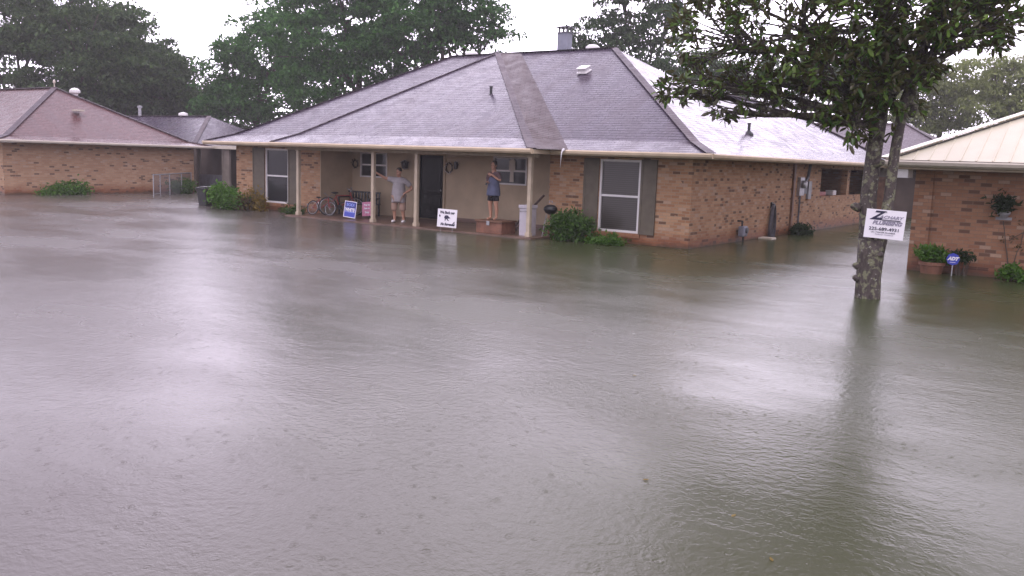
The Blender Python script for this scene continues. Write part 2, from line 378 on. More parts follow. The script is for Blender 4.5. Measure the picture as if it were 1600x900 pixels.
# ------------------------------------------------------------------ mesh helpers
class MB:
    def __init__(s): s.v = []; s.f = []
    def poly(s, *pts):
        k = len(s.v); s.v += [tuple(p) for p in pts]; s.f.append(tuple(range(k, k + len(pts)))); return s
    def box(s, x0, x1, y0, y1, z0, z1):
        x0, x1 = min(x0, x1), max(x0, x1); y0, y1 = min(y0, y1), max(y0, y1); z0, z1 = min(z0, z1), max(z0, z1)
        k = len(s.v)
        s.v += [(x0, y0, z0), (x1, y0, z0), (x1, y1, z0), (x0, y1, z0), (x0, y0, z1), (x1, y0, z1), (x1, y1, z1), (x0, y1, z1)]
        for q in ((0, 3, 2, 1), (4, 5, 6, 7), (0, 1, 5, 4), (1, 2, 6, 5), (2, 3, 7, 6), (3, 0, 4, 7)): s.f.append(tuple(k + i for i in q))
        return s
    def beam(s, a, b, w, h):
        a, b = Vector(a), Vector(b); d = (b - a).normalized()
        up = Vector((0, 0, 1)) if abs(d.z) < 0.95 else Vector((1, 0, 0))
        r = d.cross(up).normalized() * w / 2; u = r.cross(d).normalized() * h / 2
        k = len(s.v)
        for p in (a, b):
            for q in (-r - u, r - u, r + u, -r + u): s.v.append(tuple(p + q))
        for q in ((3, 2, 1, 0), (4, 5, 6, 7), (0, 1, 5, 4), (1, 2, 6, 5), (2, 3, 7, 6), (3, 0, 4, 7)): s.f.append(tuple(k + i for i in q))
        return s
    def tube(s, pts, rad, n=8, cap=True):
        pts = [Vector(p) for p in pts]
        if not hasattr(rad, '__len__'): rad = [rad] * len(pts)
        k = len(s.v); prev = None
        for i, p in enumerate(pts):
            d = (pts[min(i + 1, len(pts) - 1)] - pts[max(i - 1, 0)])
            d = d.normalized() if d.length > 1e-9 else Vector((0, 0, 1))
            if prev is None:
                ref = Vector((0, 0, 1)) if abs(d.z) < 0.9 else Vector((1, 0, 0))
                r = d.cross(ref).normalized()
            else:
                r = (prev - d * prev.dot(d)).normalized()
            prev = r; u = d.cross(r)
            for j in range(n):
                a = 2 * math.pi * j / n
                s.v.append(tuple(p + (r * math.cos(a) + u * math.sin(a)) * rad[i]))
        for i in range(len(pts) - 1):
            for j in range(n):
                a, b = k + i * n + j, k + i * n + (j + 1) % n
                s.f.append((a, b, b + n, a + n))
        if cap:
            s.f.append(tuple(k + j for j in range(n))[::-1]); s.f.append(tuple(k + (len(pts) - 1) * n + j for j in range(n)))
        return s
    def lathe(s, c, prof, n=14, axis=2):
        k = len(s.v)
        for (r, z) in prof:
            for j in range(n):
                a = 2 * math.pi * j / n; q = [r * math.cos(a), r * math.sin(a), z]
                if axis == 1: q = [q[0], q[2], q[1]]
                if axis == 0: q = [q[2], q[0], q[1]]
                s.v.append((c[0] + q[0], c[1] + q[1], c[2] + q[2]))
        for i in range(len(prof) - 1):
            for j in range(n):
                a, b = k + i * n + j, k + i * n + (j + 1) % n
                s.f.append((a, b, b + n, a + n))
        s.f.append(tuple(k + j for j in range(n))[::-1]); s.f.append(tuple(k + (len(prof) - 1) * n + j for j in range(n)))
        return s
    def ball(s, c, rx, ry, rz, n=10, m=7):
        prof = [(max(1e-4, math.sin(math.pi * i / m)), -math.cos(math.pi * i / m)) for i in range(m + 1)]
        k = len(s.v); s.lathe((0, 0, 0), prof, n)
        for i in range(k, len(s.v)):
            x, y, z = s.v[i]; s.v[i] = (c[0] + x * rx, c[1] + y * ry, c[2] + z * rz)
        return s
    def prism(s, pts, y0, y1):      # outline in XZ, thickness along Y
        n = len(pts); k = len(s.v)
        s.v += [(x, y0, z) for x, z in pts] + [(x, y1, z) for x, z in pts]
        s.f.append(tuple(k + i for i in range(n))); s.f.append(tuple(k + n + i for i in range(n))[::-1])
        for i in range(n):
            j = (i + 1) % n; s.f.append((k + i, k + n + i, k + n + j, k + j))
        return s
    def move(s, mat, start=0):
        for i in range(start, len(s.v)): s.v[i] = tuple(mat @ Vector(s.v[i]))
        return s
    def build(s, name, mat, parent=None, local=False, smooth=False, bevel=0, up=False):
        me = bpy.data.meshes.new(name)
        org = Vector((0, 0, 0))
        if parent is not None and not local:
            p = parent
            while p is not None: org += p.location; p = p.parent
        me.from_pydata([tuple(Vector(v) - org) for v in s.v], [], s.f)
        bm = bmesh.new(); bm.from_mesh(me); bmesh.ops.recalc_face_normals(bm, faces=bm.faces)
        if up: bmesh.ops.reverse_faces(bm, faces=[f for f in bm.faces if f.normal.z < 0])
        bm.normal_update()
        uvl = bm.loops.layers.uv.new("UVMap")
        for f in bm.faces:
            nrm = f.normal
            if abs(nrm.z) > 0.995: u, v = Vector((1, 0, 0)), Vector((0, 1, 0))
            else:
                u = Vector((0, 0, 1)).cross(nrm).normalized(); v = nrm.cross(u)
            for lp in f.loops:
                q = lp.vert.co + org; lp[uvl].uv = (q.dot(u) + 40, q.dot(v) + 40)
            f.smooth = smooth
        bm.to_mesh(me); bm.free()
        me.materials.append(M[mat] if isinstance(mat, str) else mat)
        o = bpy.data.objects.new(name, me); COL.objects.link(o)
        if parent is not None: o.parent = parent
        if bevel:
            b = o.modifiers.new("bevel", 'BEVEL'); b.width = bevel; b.segments = 2; b.limit_method = 'ANGLE'
        return o

def bx(name, mat, parent, *b, **kw): return MB().box(*b).build(name, mat, parent, **kw)

def tag(o, label, cat=None, group=None, kind=None):
    if label: o['label'] = label
    if cat: o['category'] = cat
    if group: o['group'] = group
    if kind: o['kind'] = kind
    return o

def thing(name, loc, label, cat, group=None, rz=0):
    o = bpy.data.objects.new(name, None); COL.objects.link(o)
    o.empty_display_size = 0.2
    o.location = loc; o.rotation_euler = (0, 0, rz)
    return tag(o, label, cat, group)

def copy_tree(o, parent=None):
    c = o.copy(); COL.objects.link(c)
    if parent is not None: c.parent = parent
    for ch in list(o.children): copy_tree(ch, c)
    return c

def wall(mb, axis, pos0, pos1, u0, u1, z0, z1, holes=()):
    """a wall slab along X (axis 'x') or Y, from pos0 to pos1 in thickness, with rectangular openings"""
    us = sorted({u0, u1, *[h[0] for h in holes], *[h[1] for h in holes]})
    for a, b in zip(us, us[1:]):
        zs = [(z0, z1)]
        for h in holes:
            if h[0] < (a + b) / 2 < h[1]:
                zs = [q for (p, r) in zs for q in ((p, min(r, h[2])), (max(p, h[3]), r)) if q[1] - q[0] > 1e-6]
        for p, r in zs:
            if axis == 'x': mb.box(a, b, pos0, pos1, p, r)
            else: mb.box(pos0, pos1, a, b, p, r)
    return mb

def text(body, size, mat, parent, x, z, y=-0.010, shear=0.0, sx=1.0, align='CENTER', name='lettering', bold=0.0, rot=0.0):
    cu = bpy.data.curves.new('txt', 'FONT'); cu.body = body; cu.size = size; cu.align_x = align; cu.align_y = 'CENTER'
    cu.extrude = 0.0015; cu.shear = shear; cu.offset = bold; cu.resolution_u = 3
    to = bpy.data.objects.new('txt', cu); COL.objects.link(to)
    bpy.context.view_layer.update()
    me = bpy.data.meshes.new_from_object(to.evaluated_get(bpy.context.evaluated_depsgraph_get()))
    bpy.data.objects.remove(to); bpy.data.curves.remove(cu)
    me.name = name
    mt = Matrix.Translation((x, y, z)) @ Matrix.Rotation(rot, 4, 'Y') @ Matrix.Rotation(R(90), 4, 'X') @ Matrix.Diagonal((sx, 1, 1, 1))
    me.transform(mt); me.materials.clear(); me.materials.append(M[mat])
    o = bpy.data.objects.new(name, me); COL.objects.link(o); o.parent = parent
    return o

# ------------------------------------------------------------------ water, haze
w = MB().poly((-900, -500, 0), (900, -500, 0), (900, 1300, 0), (-900, 1300, 0)).build('flood_water', 'water')
tag(w, 'grey brown flood water pocked by rain, covering the whole street and lawns', None, None, 'structure')
g = MB().poly((-900, -500, -1.0), (900, -500, -1.0), (900, 1300, -1.0), (-900, 1300, -1.0)).build('ground', plain('drowned_lawn', (0.06, 0.07, 0.035), 0.9))
tag(g, 'drowned ground under the flood water', None, None, 'structure')

hz = MB().box(-260, 160, -45, 230, -2.2, 24).build('haze', 'white')
hm = bpy.data.materials.new('rain_haze'); hm.use_nodes = True
hm.node_tree.nodes.clear()
ho = hm.node_tree.nodes.new("ShaderNodeOutputMaterial"); hv = hm.node_tree.nodes.new("ShaderNodeVolumePrincipled")
hv.inputs['Color'].default_value = (0.92, 0.91, 0.93, 1); hv.inputs['Density'].default_value = HAZE_DENSITY; hv.inputs['Anisotropy'].default_value = 0.2
hm.node_tree.links.new(hv.outputs[0], ho.inputs['Volume'])
hz.data.materials.clear(); hz.data.materials.append(hm)
tag(hz, 'thin veil of rain and mist in the air', None, None, 'stuff')

# ------------------------------------------------------------------ roofs
EZ, KD, KS, SL = 2.43, 0.8, 0.36, 0.5685
def hip_roof(mb, x0, x1, y0, y1, ez=EZ, kd=KD, ks=KS, sl=SL):
    zk = ez + kd * ks
    hw = min(x1 - x0, y1 - y0) / 2; zr = zk + (hw - kd) * sl
    E = [(x0, y0, ez), (x1, y0, ez), (x1, y1, ez), (x0, y1, ez)]
    K = [(x0 + kd, y0 + kd, zk), (x1 - kd, y0 + kd, zk), (x1 - kd, y1 - kd, zk), (x0 + kd, y1 - kd, zk)]
    if x1 - x0 >= y1 - y0: A, B = (x0 + hw, y0 + hw, zr), (x1 - hw, y0 + hw, zr)
    else: A, B = (x0 + hw, y0 + hw, zr), (x0 + hw, y1 - hw, zr)
    for i in range(4):
        j = (i + 1) % 4; mb.poly(E[i], E[j], K[j], K[i])
    if x1 - x0 >= y1 - y0:
        mb.poly(K[0], K[1], B, A); mb.poly(K[2], K[3], A, B); mb.poly(K[1], K[2], B); mb.poly(K[3], K[0], A)
        ridges = [(E[0], K[0], A), (E[3], K[3], A), (E[1], K[1], B), (E[2], K[2], B), (A, B)]
    else:
        mb.poly(K[1], K[2], B, A); mb.poly(K[3], K[0], A, B); mb.poly(K[0], K[1], A); mb.poly(K[2], K[3], B)
        ridges = [(E[0], K[0], A), (E[1], K[1], A), (E[2], K[2], B), (E[3], K[3], B), (A, B)]
    return ridges
def caps(mb, lines, w=0.26, h=0.035):
    for ln in lines:
        for a, b in zip(ln, ln[1:]):
            a, b = Vector(a) + Vector((0, 0, 0.012)), Vector(b) + Vector((0, 0, 0.012)); mb.beam(a, b, w, h)
    return mb
def pipe_vent(x, y, z, parent, mat='blackmetal', h=0.42):
    return MB().lathe((x, y, z - 0.1), [(0.16, 0), (0.15, 0.13), (0.07, 0.2), (0.045, 0.22), (0.045, h), (0.06, h), (0.06, h + 0.03), (0.01, h + 0.03)], 10).build('vent_pipe', mat, parent)
def gutter(mb, a, b, z1=EZ - 0.004, h=0.135, out=(0, -1)):
    """fascia board with a boxed gutter along the eave from a to b"""
    (xa, ya), (xb, yb) = a, b
    d = Vector((xb - xa, yb - ya, 0)).normalized(); o = Vector((out[0], out[1], 0))
    prof = [(-0.03, 0), (0.075, 0), (0.10, -0.03), (0.085, -0.09), (0.03, -h), (-0.03, -h)]
    k = len(mb.v); n = len(prof)
    for p in (Vector((xa, ya, z1)), Vector((xb, yb, z1))):
        for (q, z) in prof: mb.v.append(tuple(p + o * q + Vector((0, 0, z))))
    mb.f.append(tuple(range(k, k + n))); mb.f.append(tuple(range(k + n, k + 2 * n))[::-1])
    for i in range(n): mb.f.append((k + i, k + (i + 1) % n, k + n + (i + 1) % n, k + n + i))
    return mb

# ------------------------------------------------------------------ the flooded brick house
house = thing('brick_house', (-8, 0, 0), 'long tan brick house with grey hip roof and open front porch, standing in flood water', 'house')
wl_ = MB()
WT = 0.24
wall(wl_, 'x', 0.0, WT, -4.33, 0.0, -0.6, 2.30, [(-2.70, -1.46, 0.28, 2.22)])
wall(wl_, 'x', 0.0, WT, -18.35, -13.79, -0.6, 2.30, [(-16.69, -15.43, 0.28, 2.22)])
wall(wl_, 'y', -4.33, -4.33 + WT, WT, 1.75, -0.6, 2.30)
wall(wl_, 'y', -13.79 - WT, -13.79, WT, 1.75, -0.6, 2.30)
wall(wl_, 'y', -18.35, -18.35 + WT, WT, 11.3, -0.6, 2.30)
wall(wl_, 'x', 11.3 - WT, 11.3, -18.35 + WT, -7.2, -0.6, 2.30)
wall(wl_, 'y', -WT, 0.0, WT, 18.6, -0.6, 2.30, [(10.85, 14.2, 1.18, 2.16), (14.55, 17.7, 1.18, 2.16)])
wall(wl_, 'x', 18.6 - WT, 18.6, -7.2, -WT, -0.6, 2.30)
wall(wl_, 'y', -7.2, -7.2 + WT, 11.3, 18.6 - WT, -0.6, 2.30)
wl_.build('wall', 'brick', house)
# rowlock course that runs round the base of the front wings
bx('window_sill', 'brick', house, -2.76, -1.40, -0.035, 0.0, 0.16, 0.262)
bx('window_sill', 'brick', house, -16.75, -15.37, -0.035, 0, 0.16, 0.262)
pw = MB()
wall(pw, 'x', 1.5, 1.7, -13.79, -4.33, -0.6, 2.30, [(-10.56, -9.49, 0.05, 2.17), (-13.36, -12.05, 1.33, 2.2), (-7.45, -6.15, 1.33, 2.2)])
pw.build('porch_wall', 'beige', house)
bx('porch_floor', 'slab', house, -13.9, -3.9, -1.45, 1.5, -0.5, 0.045)
bx('porch_wall', 'beige', house, -13.788, -13.76, 0.004, 1.498, 0.05, 2.288)
bx('porch_base_trim', 'slab', house, -9.35, -4.36, 1.47, 1.498, 0.05, 0.17)
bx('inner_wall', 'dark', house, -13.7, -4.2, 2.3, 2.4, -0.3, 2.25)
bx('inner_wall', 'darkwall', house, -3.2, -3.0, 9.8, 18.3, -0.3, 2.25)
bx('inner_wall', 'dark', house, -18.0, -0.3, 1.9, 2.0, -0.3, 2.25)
# posts
for i, x in enumerate((-13.5, -10.05, -8.26, -4.16)):
    MB().box(x - 0.055, x + 0.055, -1.255, -1.145, 0.045, 2.29).box(x - 0.075, x + 0.075, -1.275, -1.125, 0.046, 0.16).box(x - 0.075, x + 0.075, -1.275, -1.125, 2.17, 2.288).build('porch_post', 'post', house, bevel=0.008)
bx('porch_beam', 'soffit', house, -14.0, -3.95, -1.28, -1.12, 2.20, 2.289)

def window(parent, x0, x1, y, z0, z1, blinds=True, fr=0.06, mat='white'):
    m = MB()
    m.box(x0, x0 + fr, y - 0.02, y + 0.08, z0, z1).box(x1 - fr, x1, y - 0.02, y + 0.08, z0, z1)
    m.box(x0 + fr, x1 - fr, y - 0.02, y + 0.08, z0, z0 + fr).box(x0 + fr, x1 - fr, y - 0.02, y + 0.08, z1 - fr, z1)
    zm = (z0 + z1) / 2
    f = m.build('window', mat, parent)
    MB().box(x0 + fr, x1 - fr, y - 0.005, y + 0.05, zm - 0.028, zm + 0.028).build('sash_rail', mat, f)
    MB().box(x0 + fr, x1 - fr, y + 0.03, y + 0.036, z0 + fr, zm - 0.028).box(x0 + fr, x1 - fr, y + 0.03, y + 0.036, zm + 0.028, z1 - fr).build('pane', 'blind' if blinds else 'pane', f)
    return f
window(house, -2.70, -1.46, 0.03, 0.28, 2.22)
window(house, -16.69, -15.43, 0.03, 0.28, 2.22, False)
wa = window(house, -13.36, -12.05, 1.50, 1.33, 2.2, False, 0.05)
bx('mullion', 'white', wa, -12.75, -12.66, 1.485, 1.55, 1.38, 2.15)
wb = window(house, -7.45, -6.15, 1.50, 1.33, 2.2, False, 0.05)
for a, b in ((-3.19, -2.72), (-1.44, -0.98), (-17.36, -16.71), (-15.41, -14.93)):
    m = MB().box(a, b, -0.03, 0.0, 0.27, 2.24)
    m.box(a, a + 0.06, -0.042, -0.03, 0.27, 2.24).box(b - 0.06, b, -0.042, -0.03, 0.27, 2.24)
    for z in (0.27, 1.2, 2.16): m.box(a + 0.06, b - 0.06, -0.042, -0.03, z, z + 0.08)
    m.build('shutter', 'shutter', house)
# front door
df = MB().box(-10.64, -10.56, 1.46, 1.56, 0.05, 2.22).box(-9.49, -9.41, 1.46, 1.56, 0.05, 2.22).box(-10.56, -9.49, 1.46, 1.56, 2.17, 2.22).build('door_frame', 'beige', house)
dr = MB().box(-10.55, -9.50, 1.53, 1.57, 0.06, 2.16).build('door', 'door', house)
MB().box(-10.42, -9.63, 1.515, 1.528, 0.95, 2.05).box(-10.42, -9.63, 1.515, 1.528, 0.2, 0.84).build('door_glass', 'doorglass', dr)
MB().ball((-9.6, 1.49, 1.02), 0.03, 0.03, 0.03).build('door_handle', 'grey', dr)

# roof
rm = MB()
XE0, XE1, YE0, YE1 = -19.16, 0.81, -0.81, 12.11
rid = hip_roof(rm, XE0, XE1, YE0, YE1)
# rear wing, its right slope in line with the hip end
zk = EZ - 0.012 + KD * KS; zr = zk + (4.31 - KD) * SL
x0, x1, y1 = -7.82, 0.80, 20.1
xm = (x0 + x1) / 2
rm.poly((x1, 8, EZ - .012), (x1, y1, EZ - .012), (x1 - KD, y1 - KD, zk), (x1 - KD, 8, zk))
rm.poly((x1 - KD, 8, zk), (x1 - KD, y1 - KD, zk), (xm, y1 - 4.31, zr), (xm, 8, zr))
rm.poly((x0, 8, EZ - .012), (x0, y1, EZ - .012), (x0 + KD, y1 - KD, zk), (x0 + KD, 8, zk))
rm.poly((x0 + KD, 8, zk), (x0 + KD, y1 - KD, zk), (xm, y1 - 4.31, zr), (xm, 8, zr))
rm.poly((x0, y1, EZ - .012), (x1, y1, EZ - .012), (x1 - KD, y1 - KD, zk), (x0 + KD, y1 - KD, zk))
rm.poly((x0 + KD, y1 - KD, zk), (x1 - KD, y1 - KD, zk), (xm, y1 - 4.31, zr))
# porch hip
EL, ER = (-14.3, -1.72, EZ), (-3.8, -1.72, EZ)
KL, KR = (-13.87, -0.92, EZ + KD * KS), (-4.5, -0.92, EZ + KD * KS)
AP = (-10.3, 5.35, 5.92)
rm.poly(EL, ER, KR, KL); rm.poly(KL, KR, AP)
rm.poly(EL, KL, (-14.6, 0.1, 2.6), (-15.1, -0.8, 2.40)); rm.poly(KL, AP, (-11.2, 5.3, 5.72), (-14.6, 0.1, 2.6))
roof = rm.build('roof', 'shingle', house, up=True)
VB, VK, VT = (-3.22, -0.83, EZ - 0.004), (-3.85, -0.10, EZ + KD * KS - 0.02), (-9.25, 5.35, 5.86)
MB().poly(ER, VB, VK, KR).poly(KR, VK, VT, AP).build('valley', 'valley', roof, up=True)
cm = MB()
caps(cm, [rid[2]], 0.24, 0.012)
caps(cm, [rid[4], rid[0]], 0.20, 0.014)
caps(cm, [(EL, KL, AP)], 0.14, 0.03)
caps(cm, [(ER, KR, AP)], 0.24, 0.02)
caps(cm, [((xm, 9, zr), (xm, y1 - 4.31, zr)), ((x1, y1, EZ), (x1 - KD, y1 - KD, zk), (xm, y1 - 4.31, zr))], 0.24)
cm.build('ridge_cap', 'cap', roof)
# roof fittings
v = MB(); k0 = Vector((-5.75, 3.95, 2.43 + .288 + (3.95 + .01) * SL))
v.box(-0.26, 0.26, -0.26, 0.26, 0.0, 0.06).box(-0.2, 0.2, -0.2, 0.2, 0.06, 0.20).box(-0.25, 0.25, -0.26, 0.24, 0.20, 0.26)
v.move(Matrix.Translation(k0) @ Matrix.Rotation(math.atan(SL) * 0.75, 4, 'X') @ Matrix.Scale(0.72, 4)).build('roof_vent', 'whitemetal', roof, bevel=0.01)
for x in (-11.96, -6.64):
    MB().lathe((x, 5.9, 5.86), [(0.15, 0), (0.15, 0.08), (0.25, 0.1), (0.24, 0.18), (0.14, 0.25), (0.01, 0.27)], 12).build('roof_vent', 'whitemetal', roof)
pipe_vent(-7.98, 1.95, 2.43 + .288 + (1.95 + .92) * 0.482 - .04, roof)
pipe_vent(-0.75, 5.6, 2.43 + .288 + (1.56 - .8) * SL - .03, roof)
ch = MB().box(-8.76, -8.34, 6.9, 7.25, 4.9, 6.74).build('chimney', 'bluegrey', roof)
m = MB().box(-8.80, -8.30, 6.86, 7.29, 6.74, 6.77).box(-8.84, -8.26, 6.82, 7.33, 6.94, 6.97)
for x in (-8.74, -8.41):
    for y in (6.92, 7.18): m.box(x, x + .05, y, y + .05, 6.77, 6.94)
m.build('chimney_cap', 'greydark', ch)
# fascia and gutters
gm = MB()
gutter(gm, (-14.3, -1.72), (-3.78, -1.72))
gutter(gm, (XE0, YE0), (-14.5, YE0))
gutter(gm, (-3.76, YE0), (XE1 + 0.06, YE0))
gutter(gm, (XE1, YE0), (XE1, 20.1), out=(1, 0))
gm.box(-3.80, -3.765, -1.685, -0.84, 2.296, 2.41)
gm.build('gutter', 'trim', house)
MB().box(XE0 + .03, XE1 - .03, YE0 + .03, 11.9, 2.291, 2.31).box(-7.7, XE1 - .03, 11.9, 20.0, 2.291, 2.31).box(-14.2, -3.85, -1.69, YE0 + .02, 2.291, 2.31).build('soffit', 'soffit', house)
# fittings on the side wall
MB().box(0.0, 0.07, 7.75, 7.9, 0.0, 2.29).build('corner_board', 'brownwood', house)
mt = MB().box(0.0, 0.10, 8.3, 8.75, 1.25, 1.85).lathe((0.10, 8.52, 1.62), [(0.13, 0), (0.13, 0.09), (0.10, 0.14), (0.01, 0.15)], 14, axis=0).build('electric_meter', 'galv', house)
MB().box(0.0, 0.08, 9.3, 9.62, 1.12, 1.72).build('breaker_panel', 'grey', house)
MB().tube([(0.06, 8.9, 1.7), (0.06, 9.2, 1.85), (0.06, 9.35, 2.28)], 0.05, 8).tube([(0.05, 8.52, 1.25), (0.05, 8.52, 0.0)], 0.03, 8).build('conduit', 'greydark', house)
MB().box(0.0, 0.05, 8.8, 9.25, 1.3, 1.8).build('cable_box', 'greydark', house)
MB().box(-0.14, -0.02, 14.3, 14.42, 1.19, 2.15).build('porch_post', 'post', house)
MB().lathe((-11.13, 1.38, 1.78), [(0.02, -.12), (0.1, -.08), (0.13, .1), (0.16, .12), (0.03, .2)], 8).box(-11.16, -11.10, 1.4, 1.5, 1.86, 1.92).build('wall_lamp', 'blackmetal', house)
MB().lathe((-8.91, 1.40, 1.86), [(0.02, -.12), (0.06, -.1), (0.07, .1), (0.03, .14)], 8).box(-8.94, -8.88, 1.4, 1.5, 1.86, 1.92).build('wall_lamp', 'blackmetal', house)

tag(MB().tube([(-3.30, -0.93, 2.44), (-3.30, -1.03, 2.37), (-3.29, -1.07, 2.22), (-3.3, -1.08, 1.95)], [0.04, 0.022, 0.011, 0.004], 6).build('rain_stream', glassmat('falling_water', (0.62, 0.60, 0.63), 0.15), smooth=True),
    'thin stream of rain water pouring off the eave beside the porch gutter end', 'water stream')

# ------------------------------------------------------------------ house at left
lh = thing('brick_house', (-33, 0, 0), 'pale brick neighbour house with brownish hip roof, at left edge', 'house')
m = MB(); wall(m, 'y', -28.74, -28.5, -3.7, 5.17, -0.6, 2.12); wall(m, 'x', -3.7, -3.46, -46, -28.74, -0.6, 2.12); wall(m, 'x', 4.93, 5.17, -46, -28.74, -0.6, 2.12)
m.build('wall', 'brick_far', lh)
m = MB(); lr = hip_roof(m, -47, -27.8, -4.25, 5.75, ez=2.25, kd=0.75, ks=0.22, sl=0.545)
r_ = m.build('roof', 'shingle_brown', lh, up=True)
caps(MB(), [lr[2], lr[3], lr[4]], 0.24).build('ridge_cap', 'cap', r_)
m = MB(); gutter(m, (-27.8, -4.25), (-27.8, 5.75), 2.246, 0.12, (1, 0)); gutter(m, (-47, -4.25), (-27.74, -4.25), 2.246, 0.12); m.build('gutter', 'trim_pale', lh)
bx('soffit', 'soffit', lh, -46.9, -27.83, -4.2, 5.7, 2.122, 2.135)
MB().lathe((-32.9, 1.75, 4.45), [(0.14, 0), (0.14, 0.08), (0.24, 0.12), (0.24, 0.24), (0.14, 0.33), (0.02, 0.36)], 12).build('roof_vent', 'whitemetal', r_)
MB().tube([(-32.85, 0.75, 4.6), (-32.85, 0.75, 4.95)], 0.025, 6).ball((-32.85, 0.75, 5.0), 0.06, 0.06, 0.1).build('finial', 'trim_pale', r_)
MB().box(-30.7, -30.25, 0.4, 0.75, 3.62, 3.70).build('roof_vent', 'trim_pale', r_)

# house far behind, seen between the two
fh = thing('brick_house', (-42, 14, 0), 'far low house whose wet roof shows between the two brick houses', 'house')
m = MB(); fr_ = hip_roof(m, -56, -33.4, 8.5, 16.0, ez=2.3, kd=0.5, ks=0.3, sl=0.50); fr2 = m.build('roof', 'shingle', fh, up=True)
bx('wall', 'brick_far', fh, -55.3, -34.1, 9.3, 15.3, -0.6, 2.28)
caps(MB(), [fr_[2], fr_[4]], 0.24).build('ridge_cap', 'cap', fr2)
MB().lathe((-44.6, 12.3, 3.75), [(0.10, 0), (0.10, 0.85), (0.16, 0.87), (0.16, 0.98), (0.02, 1.02)], 8).build('flue_pipe', 'galv', fr2)
MB().lathe((-40.0, 12.4, 3.98), [(0.2, 0), (0.2, 0.1), (0.3, 0.14), (0.28, 0.28), (0.02, 0.36)], 10).build('roof_vent', 'whitemetal', fr2)

# covered passage between the houses
bw = thing('carport', (-24, 7, 0), 'dark open carport between the left house and the porch house', 'carport')
MB().box(-30.6, -18.6, 5.9, 7.8, 2.14, 2.30).build('roof', 'trim_pale', bw)
for x in (-29.45, -27.45, -25.6): bx('post', 'greywall', bw, x - .07, x + .07, 6.05, 6.19, -0.6, 2.138)
bx('back_wall', 'darkwall', bw, -33.5, -18.6, 7.5, 7.68, -0.6, 2.138)
bx('side_panel', 'greywall', bw, -27.38, -26.95, 6.07, 6.17, -0.6, 2.138)
bx('half_wall', 'greydark', bw, -29.38, -27.52, 6.07, 6.17, -0.6, 0.86)

# ------------------------------------------------------------------ grey roofed building behind the magnolia
gb = thing('garage', (-2, 27, 0), 'low outbuilding with dark grey hip roof and brown door, behind the magnolia trunks', 'garage')
m = MB(); gr_ = hip_roof(m, -14, 3.6, 23, 32, ez=2.4, kd=0.5, ks=0.3, sl=0.5); gr2 = m.build('roof', 'shingle_dim', gb, up=True)
caps(MB(), [gr_[1], gr_[2], gr_[4]], 0.2).build('ridge_cap', 'cap', gr2)
m = MB(); wall(m, 'x', 23.8, 24.0, -13.2, 2.8, -0.6, 2.3, [(-1.15, -0.5, 0.0, 1.86)]); m.box(-13.2, -13.0, 24, 31.2, -0.6, 2.3).box(2.6, 2.8, 24, 31.2, -0.6, 2.3); m.build('wall', 'greywall', gb)
bx('door', 'brownwood', gb, -1.15, -0.5, 23.86, 23.92, 0.0, 1.86)
bx('dark_panel', 'darkwall', gb, -0.35, 2.7, 23.74, 23.79, -0.5, 2.2)  # darker sheet across the right part of the wall
m = MB(); gutter(m, (-14, 23), (3.6, 23), 2.396, 0.11); m.build('gutter', 'trim_pale', gb)

# ------------------------------------------------------------------ right-hand house with metal roof
rh = thing('brick_house', (9, 0, 0), 'reddish brick house with cream metal roof, at right edge', 'house')
m = MB(); wall(m, 'x', 0.0, 0.24, 5.3, 17, -0.6, 2.212); wall(m, 'y', 5.3, 5.54, 0.24, 14, -0.6, 2.212); wall(m, 'y', 16.76, 17, 0.24, 14, -0.6, 2.212)
m.box(5.27, 5.64, -0.045, 0.0, -0.6, 2.2)
m.box(5.64, 17, -0.03, 0.0, -0.6, 0.16)
m.build('wall', 'brick_red', rh)
m = MB(); HX0, HY0, HE, HS = 4.72, -0.72, 2.40, 0.465
HX1, HY1 = 17.6, 14.7
hw = (HX1 - HX0) / 2
A_, B_ = (HX0 + hw, HY0 + hw, HE + hw * HS), (HX0 + hw, HY1 - hw, HE + hw * HS)
c_ = [(HX0, HY0, HE), (HX1, HY0, HE), (HX1, HY1, HE), (HX0, HY1, HE)]
m.poly(c_[0], c_[1], A_).poly(c_[1], c_[2], B_, A_).poly(c_[2], c_[3], B_).poly(c_[3], c_[0], A_, B_)
mr = m.build('roof', 'metalroof', rh, up=True)
m = MB(); xx = HX0 + 0.30
while xx < HX1 - 0.2:
    dy = min(xx - HX0, HX1 - xx)
    m.beam((xx, HY0 - 0.01, HE + 0.008), (xx, HY0 + dy, HE + dy * HS + 0.003), 0.026, 0.016); xx += 0.30
m.build('roof_rib', 'metalroof', mr)
m = MB(); a, b = Vector(c_[0]), Vector(A_)
m.beam(a + Vector((0, 0, .045)), b + Vector((0, 0, .045)), 0.30, 0.02)
m.build('hip_cap', 'metalroof', mr)
m = MB()
p = a + (b - a) * 0.004 + Vector((0.17, 0, 0)); q = a + (b - a) * 0.99 + Vector((0.17, 0, 0))
for k in (p, q): k.z = HE + (k.y - HY0) * HS + 0.025
m.beam(p, q, 0.022, 0.02)
m.build('foam_closure', 'black', mr)
m = MB(); gutter(m, (HX0, HY0), (HX1, HY0), HE - 0.014, 0.13); gutter(m, (HX0, HY1), (HX0, HY0), HE - 0.014, 0.13, (-1, 0)); m.build('gutter', 'trim_pale', rh)
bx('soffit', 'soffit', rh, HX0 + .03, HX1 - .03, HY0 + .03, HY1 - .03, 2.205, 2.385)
bx('eave_box', 'whitemetal', rh, 4.86, 5.22, -0.60, -0.10, 2.02, 2.20)

